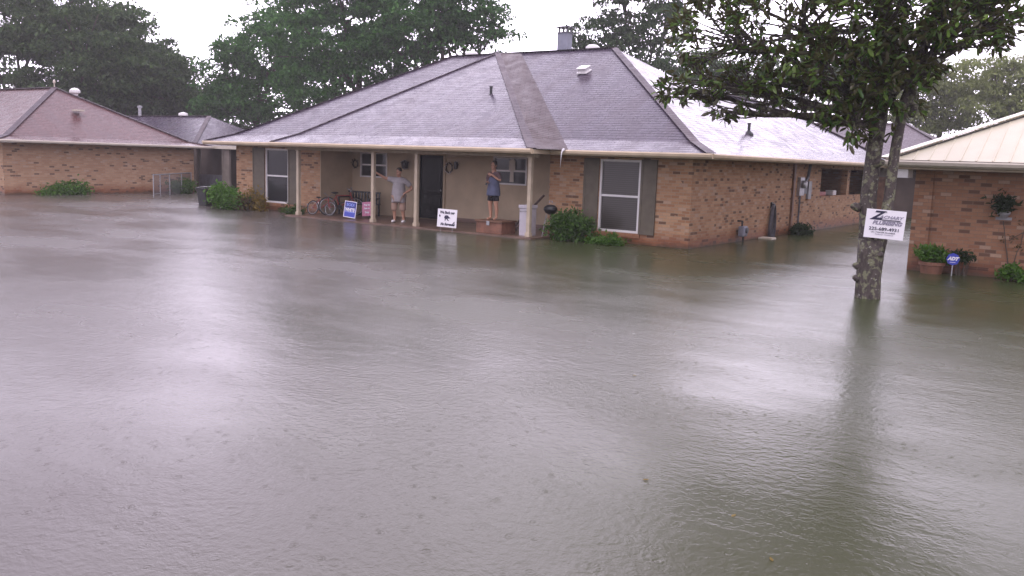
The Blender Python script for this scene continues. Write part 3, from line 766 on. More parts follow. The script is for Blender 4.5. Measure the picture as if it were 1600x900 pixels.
# ------------------------------------------------------------------ foliage
def leaves_mesh(name, P, size, mat, parent, up=0.3, aspect=0.5, fold=0.18, dirs=None, spread=1.0, blunt=False):
    """P: leaf base points; every leaf is a folded, pointed blade of four triangles"""
    n = len(P)
    d = RNG.normal(size=(n, 3)) * spread
    if dirs is not None: d += dirs
    d /= np.linalg.norm(d, axis=1, keepdims=True) + 1e-9
    nr = RNG.normal(size=(n, 3)); nr[:, 2] += up * 3
    nr -= d * (nr * d).sum(1, keepdims=True); nr /= np.linalg.norm(nr, axis=1, keepdims=True) + 1e-9
    sd_ = np.cross(d, nr)
    L = size * RNG.uniform(0.7, 1.25, n)[:, None]
    mid = P + d * L * 0.5 - nr * L * fold * 0.5
    tip = P + d * L - nr * L * fold * 0.6
    lf = P + d * L * 0.48 + sd_ * L * aspect * 0.5 + nr * L * fold * 0.4
    rt = P + d * L * 0.48 - sd_ * L * aspect * 0.5 + nr * L * fold * 0.4
    V = np.stack([P, lf, tip, rt, mid], 1).reshape(-1, 3)
    base = (np.arange(n) * 5)[:, None]
    T = np.concatenate([base + np.array([[0, 4, 1]]), base + np.array([[1, 4, 2]]), base + np.array([[0, 3, 4]]), base + np.array([[3, 2, 4]])], 1).reshape(-1, 3)
    if blunt:      # elliptical blade: two points on each side
        e = [P]
        for sg in (1, -1):
            for f_, w_ in ((0.3, 0.46), (0.72, 0.40)): e.append(P + d * L * f_ + sg * sd_ * L * aspect * w_ + nr * L * fold * 0.3 - nr * L * fold * 0.3 * f_)
        e += [tip, mid]
        V = np.stack(e, 1).reshape(-1, 3); base = (np.arange(n) * 7)[:, None]
        T = np.concatenate([base + np.array([q]) for q in ((0, 6, 1), (1, 6, 2), (2, 6, 5), (0, 3, 6), (3, 4, 6), (4, 5, 6))], 1).reshape(-1, 3)
    T = T[:, ::-1]
    org = np.zeros(3); p = parent
    while p is not None: org += np.array(p.location); p = p.parent
    V = (V - org).astype(np.float32)
    me = bpy.data.meshes.new(name)
    me.vertices.add(len(V)); me.vertices.foreach_set('co', V.ravel())
    me.loops.add(T.size); me.loops.foreach_set('vertex_index', T.ravel().astype(np.int32))
    me.polygons.add(len(T)); me.polygons.foreach_set('loop_start', (np.arange(len(T)) * 3).astype(np.int32))
    me.update(calc_edges=True); me.validate()
    me.materials.append(M[mat])
    o = bpy.data.objects.new(name, me); COL.objects.link(o)
    if parent is not None: o.parent = parent
    return o

def clumps(lobes, nclump, per, sig, inner=0.55):
    """points in small clumps lying in the outer shell of a set of ellipsoid lobes"""
    lobes = np.array(lobes, float)
    wt = (lobes[:, 3] * lobes[:, 4] * lobes[:, 5]) ** (2 / 3); wt /= wt.sum()
    idx = RNG.choice(len(lobes), nclump, p=wt)
    d = RNG.normal(size=(nclump, 3)); d /= np.linalg.norm(d, axis=1, keepdims=True)
    r = RNG.uniform(inner ** 2, 1.06, nclump) ** 0.5
    c = lobes[idx, :3] + d * lobes[idx, 3:6] * r[:, None]
    s = sig * RNG.uniform(0.6, 1.5, nclump)
    P = np.repeat(c, per, 0) + RNG.normal(size=(nclump * per, 3)) * np.repeat(s, per)[:, None] * np.array([1, 1, 0.65])
    return P, c

def puffs(lobes, npuff, per, rad, inner=0.45):
    """leaf points on the upper shells of many small sprays, so that every spray shows a lit top and a dark underside"""
    lobes = np.array(lobes, float)
    wt = (lobes[:, 3] * lobes[:, 4] * lobes[:, 5]) ** (2 / 3); wt /= wt.sum()
    idx = RNG.choice(len(lobes), npuff, p=wt)
    d = RNG.normal(size=(npuff, 3)); d /= np.linalg.norm(d, axis=1, keepdims=True)
    r = RNG.uniform(inner ** 2, 1.12, npuff) ** 0.5
    c = lobes[idx, :3] + d * lobes[idx, 3:6] * r[:, None]
    s = rad * RNG.uniform(0.45, 1.35, npuff)
    q = RNG.normal(size=(npuff * per, 3)); q /= np.linalg.norm(q, axis=1, keepdims=True)
    q[:, 2] = np.abs(q[:, 2]) * 0.9 - 0.25
    q *= RNG.uniform(0.5, 1.1, (npuff * per, 1))
    sq = np.repeat(np.stack([s * RNG.uniform(.8, 1.4, npuff), s * RNG.uniform(.8, 1.4, npuff), s * RNG.uniform(.45, .8, npuff)], 1), per, 0)
    return np.repeat(c, per, 0) + q * sq, c

def limb(mb, a, b, r0, r1, wob=0.15, n=6, seg=6):
    a, b = Vector(a), Vector(b); pts = []; rr = []
    for i in range(n + 1):
        t = i / n; p = a.lerp(b, t)
        if 0 < i < n: p += Vector((random.uniform(-1, 1), random.uniform(-1, 1), random.uniform(-.5, .5))) * wob * (b - a).length * 0.25
        pts.append(p); rr.append(r0 + (r1 - r0) * t)
    mb.tube(pts, rr, seg)

def tree(base, lobes, label, mat, nclump, per, sig, leaf, bark='bark', tr=0.35, group='trees behind the houses', name='broadleaf_tree', inner=0.5, spread=1.0, dirs=None):
    t = thing(name, base, label, 'tree', group)
    P, c = puffs(lobes, int(nclump * 0.36), int(per * 2.5), sig * 1.8, inner)
    P = P[P[:, 2] > 0.5]
    leaves_mesh('crown', P, leaf, mat, t, up=0.7, spread=spread, dirs=None if dirs is None else np.tile(np.array(dirs), (len(P), 1)))
    m = MB()
    top = max(l[2] for l in lobes)
    cx = np.mean([l[0] for l in lobes]); cy = np.mean([l[1] for l in lobes])
    fork = Vector((base[0] + (cx - base[0]) * .2, base[1], base[2] + top * 0.35))
    m.tube([(base[0], base[1], -0.6), (base[0], base[1], 0.4), tuple(fork)], [tr * 1.35, tr, tr * .75], 9)
    for l in lobes:
        limb(m, fork, l[:3], tr * .55, tr * .12)
        for k in range(3):
            q = Vector(l[:3]) + Vector([random.uniform(-.8, .8) * l[3 + i] for i in range(3)])
            limb(m, Vector(fork).lerp(Vector(l[:3]), 0.7), q, tr * .2, 0.03, n=4, seg=5)
    m.build('trunk', bark, t, smooth=True)
    return t

def ray_at(px, py, dist):
    """point at a horizontal distance from the camera station (used only while laying out the far trees)"""
    d = F + R2 * ((px - 800) / 1375.8) - U2 * ((py - 450) / 1375.8)
    k = dist / math.hypot(d.x, d.y)
    return CAM + d * k
def far_scale(d): return 1.38 if d < 50 else (1.28 if d < 68 else 1.0)
def lobe(px, py, dist, rx, rz, ry=None):
    k = far_scale(dist); dist, rx, rz = dist * k, rx * k, rz * k
    p = ray_at(px, py, dist); return (p.x, p.y, p.z, rx, ry or rx, rz)
def base_at(px, dist):
    dist *= far_scale(dist)
    p = ray_at(px, 250, dist); return (p.x, p.y, 0)

# left-hand wood behind the pale house
T = [
 (40, 60, 'hazy', [(30, 35, 62, 3.8, 2.6), (-40, 60, 60, 3.3, 2.6), (60, 5, 60, 3.2, 1.6), (20, 110, 62, 3.6, 2.4)], 'tall hazy tree at far left, its crown running out of the photo top', 'leaf_far'),
 (120, 58, 'hazy', [(130, 75, 58, 3.4, 2.8), (95, 35, 58, 2.4, 2.0), (160, 110, 57, 3.0, 2.2), (110, 130, 58, 3.2, 2.0)], 'hazy tree with rounded crown above the left house ridge', 'leaf_far'),
 (200, 60, 'hazy', [(195, 75, 60, 2.8, 2.4), (165, 50, 60, 2.0, 1.5), (215, 120, 60, 2.6, 2.2), (185, 145, 60, 2.8, 1.6)], 'hazy tree with knobbly crown left of the pale sky gap', 'leaf_far'),
 (255, 62, 'hazy', [(250, 115, 62, 1.9, 1.6), (265, 145, 62, 2.2, 1.7), (235, 160, 62, 2.4, 1.5)], 'smaller hazy tree sloping down to the pale sky gap', 'leaf_far'),
]
for px, dd, _, L, lab, mt_ in T:
    tree(base_at(px, dd), [lobe(*l) for l in L], lab, mt_, 520, 34, 0.72, 0.38)
# low dark thicket that closes the gap under the sky between the trees
tree(base_at(300, 66), [lobe(300, 160, 66, 2.4, 1.5), lobe(275, 175, 65, 2.4, 1.2), lobe(330, 175, 66, 2.2, 1.4), lobe(385, 185, 66, 2.6, 1.3)], 'low dark tree closing the bottom of the pale sky gap', 'leaf_far', 420, 30, 0.62, 0.38, tr=0.25)
# oaks behind the porch house
tree(base_at(400, 74), [lobe(412, 90, 74, 3.3, 3.0), lobe(362, 125, 74, 1.9, 2.0), lobe(350, 165, 74, 2.0, 1.7), lobe(458, 35, 74, 2.8, 3.0), lobe(425, 150, 73, 3.4, 2.4), lobe(470, -10, 74, 2.4, 2.0)],
     'dense green oak with low left lobe, left of the porch house roof', 'leaf_mid', 800, 36, 0.62, 0.36)
tree(base_at(560, 46), [lobe(500, 60, 46, 2.8, 2.4), lobe(570, 20, 46, 2.8, 2.4), lobe(560, 100, 46, 2.6, 1.8), lobe(500, 130, 46, 2.4, 1.5), lobe(530, -25, 46, 2.6, 1.6)],
     'broad oak rising straight behind the left half of the porch house roof', 'leaf_mid', 800, 36, 0.62, 0.34)
tree(base_at(690, 44), [lobe(650, 30, 44, 2.3, 2.0), lobe(710, 10, 44, 2.0, 1.7), lobe(735, 55, 44, 1.7, 1.2), lobe(640, 80, 44, 1.9, 1.1), lobe(770, 45, 44, 0.9, 0.9), lobe(690, -35, 44, 2.0, 1.4), lobe(780, 78, 44, 0.6, 0.4)],
     'oak with sky gaps whose right edge ends above the porch roof ridge', 'leaf_mid', 640, 32, 0.58, 0.34)
# looser tree behind the chimney
tree(base_at(985, 46), [lobe(940, 35, 46, 1.5, 1.4), lobe(985, 20, 46, 1.6, 1.4), lobe(1030, 40, 46, 1.5, 1.3), lobe(960, 70, 46, 1.6, 0.7), lobe(1020, 80, 46, 1.5, 0.9), lobe(1060, 105, 45, 1.5, 0.7), lobe(970, -50, 46, 2.0, 1.6), lobe(910, 62, 46, 0.7, 0.5), lobe(1060, 0, 46, 1.2, 1.2)],
     'feathery drooping tree with many sky gaps, behind the flat topped chimney', 'leaf_pine', 560, 26, 0.44, 0.30, dirs=(0, 0, -0.9), name='drooping_tree')
tree(base_at(1130, 60), [lobe(1110, 120, 60, 2.2, 1.6), lobe(1170, 130, 60, 2.4, 1.5), lobe(1080, 130, 60, 1.6, 1.0)], 'tree half hidden behind the left side of the magnolia', 'leaf_far', 380, 30, 0.5, 0.30)
tree(base_at(1290, 64), [lobe(1240, 140, 64, 2.0, 1.7), lobe(1300, 120, 64, 2.6, 2.2), lobe(1360, 140, 64, 2.4, 2.0)], 'tree straight behind the magnolia crown, above the rear roof', 'leaf_far', 460, 30, 0.5, 0.30)
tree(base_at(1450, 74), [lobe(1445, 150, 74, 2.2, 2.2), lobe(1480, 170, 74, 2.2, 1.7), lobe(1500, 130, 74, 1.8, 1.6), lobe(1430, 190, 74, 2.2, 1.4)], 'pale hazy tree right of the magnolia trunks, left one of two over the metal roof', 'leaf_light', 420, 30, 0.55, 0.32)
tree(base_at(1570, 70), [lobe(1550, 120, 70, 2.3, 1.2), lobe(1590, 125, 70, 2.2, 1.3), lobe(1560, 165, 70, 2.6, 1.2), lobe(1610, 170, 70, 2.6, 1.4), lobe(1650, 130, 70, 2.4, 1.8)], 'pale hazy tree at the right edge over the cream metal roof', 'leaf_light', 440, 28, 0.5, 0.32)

# ------------------------------------------------------------------ magnolia in the flood
mg = thing('magnolia_tree', (5.75, -5.3, 0), 'big leaved magnolia with twin lichen spotted trunks rising out of the water', 'tree')
m = MB()
m.tube([(5.74, -5.3, -0.6), (5.74, -5.3, 0.0), (5.73, -5.3, 0.35), (5.73, -5.3, 0.75), (5.74, -5.3, 1.0)], [0.24, 0.21, 0.20, 0.215, 0.23], 14)
m.tube([(5.70, -5.28, 0.55), (5.64, -5.28, 1.1), (5.60, -5.27, 1.7), (5.62, -5.26, 2.4), (5.66, -5.24, 3.2), (5.60, -5.2, 4.4), (5.52, -5.2, 6.0), (5.5, -5.2, 8.0)], [0.16, 0.145, 0.135, 0.13, 0.13, 0.115, 0.085, 0.04], 12)
m.tube([(5.80, -5.31, 0.60), (5.89, -5.32, 1.1), (5.945, -5.33, 1.7), (5.965, -5.33, 2.4), (6.02, -5.3, 3.2), (6.3, -5.2, 4.4), (6.6, -5.0, 5.6), (6.7, -4.9, 7.2)], [0.13, 0.105, 0.09, 0.085, 0.085, 0.075, 0.055, 0.03], 12)
for k, (z, a) in enumerate(((0.5, 2.6), (0.72, 0.4), (0.28, -2.2), (1.5, 2.9), (2.25, 0.2))):   # burls and cut stubs
    c = Vector((5.72 if z < 1 else 5.60, -5.3, z)); dd = Vector((math.cos(a), -0.5, 0.2)).normalized()
    m.tube([c + dd * 0.12, c + dd * 0.22, c + dd * 0.27], [0.085, 0.062, 0.03], 8)
mt_ = m
m.build('trunk', 'bark_mag', mg, smooth=True)
LOB = [  # crown lobes x, y, z, radii, whorls per m3
 (4.3, -5.6, 4.75, 1.9, 1.6, 1.10, 300), (2.9, -5.5, 4.5, 0.95, 1.1, 0.75, 95), (2.6, -5.5, 3.75, 0.75, 0.8, 0.35, 34), (2.15, -5.45, 3.55, 0.55, 0.5, 0.22, 20),
 (3.45, -5.5, 3.55, 0.6, 0.8, 0.4, 46), (2.95, -5.5, 3.2, 0.3, 0.4, 0.26, 14), (4.3, -5.3, 3.75, 0.9, 1.1, 0.6, 110), (5.1, -5.5, 3.7, 0.9, 1.1, 0.75, 150), (5.35, -5.7, 2.98, 0.35, 0.4, 0.38, 36),
 (5.95, -5.5, 3.55, 0.55, 0.7, 0.5, 70), (6.55, -5.3, 4.5, 0.95, 1.2, 0.75, 190), (6.2, -5.4, 3.95, 0.5, 0.7, 0.45, 70), (6.6, -5.2, 5.2, 1.0, 1.3, 0.7, 150), (7.15, -5.2, 4.55, 0.5, 0.7, 0.32, 34),
 (5.5, -5.2, 6.2, 2.6, 2.3, 1.5, 620), (3.4, -5.4, 7.0, 2.1, 1.8, 1.5, 560), (6.9, -5.0, 6.9, 1.3, 1.7, 1.4, 240), (5.4, -5.2, 8.0, 1.9, 1.8, 1.7, 420), (5.6, -5.4, 4.7, 1.3, 1.5, 1.0, 190)]
WP, WD = [], []
bm_ = MB()
for (x, y, z, rx, ry, rz, n) in LOB:
    n = int(n * 0.8)
    d = RNG.normal(size=(n, 3)); d /= np.linalg.norm(d, axis=1, keepdims=True)
    r = RNG.uniform(0.38, 1.06, n) ** 0.5
    c = np.array([x, y, z]) + d * np.array([rx, ry, rz]) * r[:, None]
    WP.append(c); dd = d.copy(); dd[:, 2] += 0.15; WD.append(dd)
    src = Vector((5.6, -5.25, min(max(2.9, z - 0.7), 6.5)))
    if x > 6: src = Vector((6.15, -5.28, min(max(3.0, z - 0.9), 5)))
    hub = Vector((x, y, z - rz * 0.25))
    limb(bm_, src, hub, 0.065, 0.03, 0.25, 6, 7)
    for q in c[:: max(1, n // 26)]:
        limb(bm_, hub.lerp(src, random.uniform(0, .35)), Vector(q), 0.022, 0.008, 0.25, 4, 5)
bm_.tube([(5.66, -5.3, 2.72), (5.85, -5.5, 2.62), (5.95, -5.6, 2.78)], [0.03, 0.02, 0.01], 6)
bm_.build('limbs', 'bark_mag', mg, smooth=True)
WP = np.concatenate(WP); WD = np.concatenate(WD)
keep = np.ones(len(WP), bool)
for (gx, gy, gz, ax, ay, az_) in ((6.02, -5.3, 4.75, .2, 1.2, .35), (2.9, -5.4, 4.02, .38, 3, .28), (6.75, -5.3, 3.95, .4, 3, .2), (3.6, -5.5, 3.95, .25, 3, .2), (4.6, -5.5, 3.3, .3, 3, .18)):
    g_ = (WP - np.array([gx, gy, gz])) / np.array([ax, ay, az_]); keep &= (g_ ** 2).sum(1) > 1
WP = WP[keep]; WD = WD[keep]
per = 11
PP = np.repeat(WP, per, 0) + RNG.normal(size=(len(WP) * per, 3)) * 0.045
DD = np.repeat(WD, per, 0) * 0.75
PP = np.concatenate([PP, np.array([[5.95, -5.6, 2.78]] * 9)]); DD = np.concatenate([DD, np.tile([[0.1, -.2, .6]], (9, 1))])
leaves_mesh('crown', PP, 0.165, 'leaf_mag', mg, up=0.55, aspect=0.36, fold=0.10, dirs=DD, spread=0.62, blunt=True)

# ------------------------------------------------------------------ shrubs
def shrub(name, base, lobes, label, mat, nclump, per, sig, leaf, up=0.3, dirs=None, group=None, aspect=0.5, stems=8):
    t = thing(name, base, label, 'plant' if 'plant' in name or 'fern' in name else 'bush', group)
    P, c = clumps(lobes, nclump, per, sig, 0.3)
    P = P[P[:, 2] > -0.05]
    leaves_mesh('foliage', P, leaf, mat, t, up=up, aspect=aspect, dirs=None if dirs is None else np.tile(np.array(dirs), (len(P), 1)))
    m = MB()
    for k in range(stems):
        q = c[k % len(c)]; limb(m, (base[0] + random.uniform(-.1, .1), base[1] + random.uniform(-.1, .1), base[2] - 0.3), q, 0.018, 0.006, 0.2, 4, 5)
    m.build('stem', 'bark', t, smooth=True)
    return t
shrub('garden_shrub', (-2.95, -0.75, 0), [(-3.1, -0.75, 0.42, 0.55, 0.35, 0.38), (-3.3, -0.72, 0.22, 0.5, 0.35, 0.25), (-2.8, -0.7, 0.3, 0.45, 0.3, 0.3), (-3.35, -0.85, 0.55, 0.25, 0.2, 0.22)],
      'rounded green shrub in front of the right front window, beside the porch end', 'leaf_green', 190, 16, 0.085, 0.115)
shrub('garden_shrub', (-2.05, -0.75, 0), [(-2.1, -0.75, 0.05, 0.55, 0.25, 0.16), (-1.75, -0.8, 0.1, 0.3, 0.2, 0.14)], 'low leafy green plant in the water under the white framed front window', 'leaf_bright', 80, 14, 0.06, 0.10)
shrub('garden_shrub', (-17.6, -0.95, 0), [(-17.7, -0.95, 0.35, 0.75, 0.45, 0.42), (-17.9, -0.95, 0.6, 0.45, 0.35, 0.32), (-17.2, -1.0, 0.25, 0.6, 0.4, 0.28)],
      'bright green bush at the left corner of the porch house, beside the bin', 'leaf_bright', 200, 16, 0.10, 0.13)
shrub('twiggy_plant', (-16.55, -0.7, 0), [(-16.6, -0.65, 0.4, 0.4, 0.3, 0.45), (-16.2, -0.6, 0.2, 0.4, 0.25, 0.25)], 'yellowing twiggy plant under the left window', 'leaf_yellow', 70, 9, 0.08, 0.11, dirs=(0, 0, 0.6), stems=14)
shrub('garden_shrub', (-16.9, -0.8, 0), [(-16.9, -0.85, 0.22, 0.45, 0.3, 0.28)], 'dull brownish low bush between the bright green bush and yellowing plant', 'leaf_dry', 60, 12, 0.08, 0.11)
shrub('leafy_plant', (-13.9, -0.85, 0), [(-14.3, -0.85, 0.10, 0.45, 0.2, 0.13), (-13.8, -0.95, 0.14, 0.2, 0.15, 0.14)], 'small strappy plant at the foot of the leftmost porch post', 'leaf_green', 50, 9, 0.06, 0.15, aspect=0.2)
shrub('garden_shrub', (-27.9, -1.2, 0), [(-27.9, -1.25, 0.25, 0.45, 0.85, 0.28), (-27.9, -2.3, 0.08, 0.3, 0.5, 0.12)], 'low green bush against the pale brick side wall at left', 'leaf_bright', 130, 12, 0.10, 0.13)
shrub('garden_shrub', (-27.7, 4.0, 0), [(-27.7, 4.0, 0.3, 0.5, 0.7, 0.34)], 'dark green bush behind the wire fence', 'leaf_green', 110, 12, 0.10, 0.13)
shrub('garden_shrub', (0.35, 8.0, 0), [(0.35, 8.0, 0.12, 0.35, 0.55, 0.22)], 'small dark bush at the foot of the brick side wall', 'leaf_dark', 90, 12, 0.07, 0.10)

# right house plants
pot = thing('plant_pot', (5.82, -0.32, 0), 'terracotta pot half under water by the right house corner', 'pot')
MB().lathe((5.82, -0.32, -0.25), [(0.17, 0), (0.24, 0.42), (0.27, 0.43), (0.27, 0.50), (0.22, 0.50), (0.2, 0.42), (0.01, 0.42)], 18).build('pot_body', 'terracotta', pot, smooth=False)
shrub('potted_plant', (5.82, -0.32, 0.2), [(5.78, -0.34, 0.42, 0.3, 0.2, 0.14), (6.0, -0.3, 0.38, 0.2, 0.15, 0.12)], 'spreading green plant in the terracotta pot', 'leaf_bright', 60, 12, 0.05, 0.13, aspect=0.4)
shrub('leafy_plant', (6.35, -0.25, 0), [(6.38, -0.22, 0.42, 0.2, 0.12, 0.12)], 'small dark plant behind the round blue sign', 'leaf_dark', 22, 10, 0.04, 0.10)
shrub('garden_shrub', (7.3, -0.4, 0), [(7.35, -0.4, 0.18, 0.24, 0.2, 0.16), (7.7, -0.4, 0.12, 0.3, 0.2, 0.12)], 'bright green little shrub in the water by the right house wall', 'leaf_bright', 60, 12, 0.05, 0.10)
hp = thing('wall_planter', (7.05, -0.1, 1.3), 'wall planter with drooping dark green plant on the right house', 'planter')
MB().lathe((7.05, -0.12, 1.26), [(0.05, 0), (0.12, 0.08), (0.13, 0.14), (0.01, 0.14)], 12).box(6.9, 7.2, -0.05, -0.031, 1.22, 1.28).build('basket', 'grey', hp)
P, c = clumps([(7.03, -0.2, 1.55, 0.16, 0.12, 0.2)], 34, 12, 0.05, 0.2)
leaves_mesh('foliage', P, 0.13, 'leaf_dark', hp, dirs=np.tile([[0, 0, .5]], (len(P), 1)), aspect=0.35)
vine = thing('climbing_plant', (7.3, -0.06, 0), 'bare climbing stem on the brick below the wall planter', 'plant')
m = MB(); limb(m, (7.3, -0.06, -0.3), (7.05, -0.07, 1.2), 0.014, 0.008, .12); limb(m, (7.3, -0.06, 0.2), (7.5, -0.06, 1.3), 0.012, 0.006, .12); limb(m, (7.2, -0.06, 0.8), (7.65, -0.06, 1.15), 0.01, 0.005, .12); m.build('stem', 'bark', vine, smooth=True)
P, c = clumps([(7.3, -0.1, 0.8, 0.3, 0.04, 0.5)], 14, 5, 0.05, 0.2); leaves_mesh('foliage', P, 0.07, 'leaf_dry', vine)

# ------------------------------------------------------------------ signs
def sign(name, loc, label, w, h, mat, rz=0, tilt=0, lean=0, post=None, z0=0.0, border=None):
    t = thing(name, loc, label, 'sign', None, rz); t.rotation_euler = (lean, tilt, rz)
    b = MB().box(-w / 2, w / 2, -0.004, 0.004, z0, z0 + h).build('board', mat, t, local=True)
    if border:
        m = MB(); e = 0.022
        m.box(-w / 2, w / 2, -0.008, -0.005, z0, z0 + e).box(-w / 2, w / 2, -0.008, -0.005, z0 + h - e, z0 + h).box(-w / 2, -w / 2 + e, -0.008, -0.005, z0 + e, z0 + h - e).box(w / 2 - e, w / 2, -0.008, -0.005, z0 + e, z0 + h - e)
        m.build('border', border, t, local=True)
    if post:
        for x in (-w * .3, w * .3): MB().tube([(x, 0.008, z0 + h * .6), (x, 0.008, post)], 0.006, 6).build('stake', 'galv', t, local=True)
    return t
s1 = sign('yard_sign', (-6.84, -1.49, 0.0), 'white placard with black emblem and handwriting, at the porch edge by the dark door', 0.72, 0.52, 'signwhite', R(0), R(0.5), R(-4), post=-0.35, z0=0.13)
text('We Back our', 0.105, 'ink', s1, 0.0, 0.55, shear=0.15, sx=0.95, bold=0.004)
text('No Surrender', 0.10, 'ink', s1, 0.04, 0.215, shear=0.25, sx=0.92, bold=0.005)
MB().prism([(-0.10, 0.40), (-0.085, 0.455), (-0.03, 0.475), (0.03, 0.47), (0.06, 0.44), (0.13, 0.40), (0.06, 0.385), (0.02, 0.385), (0.045, 0.345), (0.08, 0.33), (0.07, 0.315), (0.02, 0.33), (-0.01, 0.37), (-0.045, 0.365), (-0.05, 0.32), (-0.075, 0.315), (-0.07, 0.37)], -0.011, -0.006).build('emblem', 'ink', s1, local=True)
MB().prism([(-0.30, 0.46), (-0.27, 0.485), (-0.245, 0.45), (-0.25, 0.415), (-0.28, 0.42)], -0.011, -0.006).build('spot_mark', 'ink', s1, local=True)
MB().prism([(0.25, 0.28), (0.285, 0.31), (0.295, 0.27), (0.27, 0.245), (0.24, 0.25)], -0.011, -0.006).build('spot_mark', 'ink', s1, local=True)
s2 = sign('yard_sign', (-11.40, -0.92, 0.05), 'blue campaign placard with white border and white lettering, leaning on the porch edge', 0.50, 0.53, 'blue', R(6), R(4), R(-6), post=0.0, z0=0.04, border='signwhite')
bpy_o = MB().box(-0.21, 0.21, -0.008, -0.005, 0.37, 0.53).build('header_band', 'bluedark', s2, local=True)
text('BODI', 0.13, 'blueink', s2, 0, 0.45, y=-0.012, sx=1.05, bold=0.004)
text('WHITE', 0.155, 'signwhite', s2, 0, 0.285, y=-0.012, sx=0.80, bold=0.007)
MB().box(-0.19, 0.19, -0.008, -0.005, 0.205, 0.225).build('rule_line', 'blueink', s2, local=True)
s3 = sign('yard_sign', (-11.25, -0.28, 0.05), 'pink faded placard leaning behind the blue one', 0.36, 0.46, 'pink', R(8), R(-6), R(-8), z0=0.08)
text('Pray for', 0.075, 'signwhite', s3, 0.02, 0.44, bold=0.004); text('Rain to', 0.075, 'signwhite', s3, 0.02, 0.33, bold=0.004); text('Stop', 0.09, 'signwhite', s3, 0.02, 0.2, bold=0.004)
s4 = sign('business_sign', (5.96, -5.56, 1.04), 'white plumbing advert board nailed across the magnolia trunks', 0.61, 0.475, 'signwhite', R(9), R(2.5), 0)
text('Z', 0.19, 'ink', s4, -0.14, 0.375, shear=0.35, sx=1.25, bold=0.007)
text('ACHARY', 0.07, 'greyink', s4, 0.08, 0.355, shear=0.3, sx=1.25, bold=0.002)
MB().box(-0.24, 0.23, -0.010, -0.006, 0.303, 0.316).box(-0.05, 0.25, -0.010, -0.006, 0.290, 0.295).build('rule_line', 'ink', s4, local=True)
text('PLUMBING', 0.08, 'greyink', s4, 0.03, 0.255, shear=0.3, sx=1.15, bold=0.004)
text('225-689-4931', 0.075, 'ink', s4, 0.0, 0.155, sx=1.12, bold=0.001)
text('LIC. MASTER PLUMBER', 0.03, 'ink', s4, -0.01, 0.10, sx=1.25)
text('Residential - Commercial', 0.025, 'greyink', s4, 0.01, 0.068, sx=1.1)
MB().lathe((-0.0, -0.004, 0.44), [(0.010, -0.01), (0.012, -0.004), (0.001, -0.003)], 8, axis=1).build('nail', 'grey', s4, local=True)
s5 = thing('security_sign', (6.25, -0.5, 0), 'small round blue security sign on a stake in the water', 'sign')
MB().lathe((0, 0, 0.355), [(0.128, -0.006), (0.132, 0.0), (0.128, 0.006)], 8, axis=1).build('disc', 'blue', s5, local=True)
text('ADT', 0.095, 'signwhite', s5, 0.0, 0.365, shear=0.3, sx=1.0, bold=0.007)
MB().box(-0.055, 0.055, -0.011, -0.007, 0.285, 0.293).build('rule_line', 'signwhite', s5, local=True)
MB().tube([(0, 0.012, 0.42), (0, 0.012, -0.4)], 0.011, 6).build('stake', 'galv', s5, local=True)

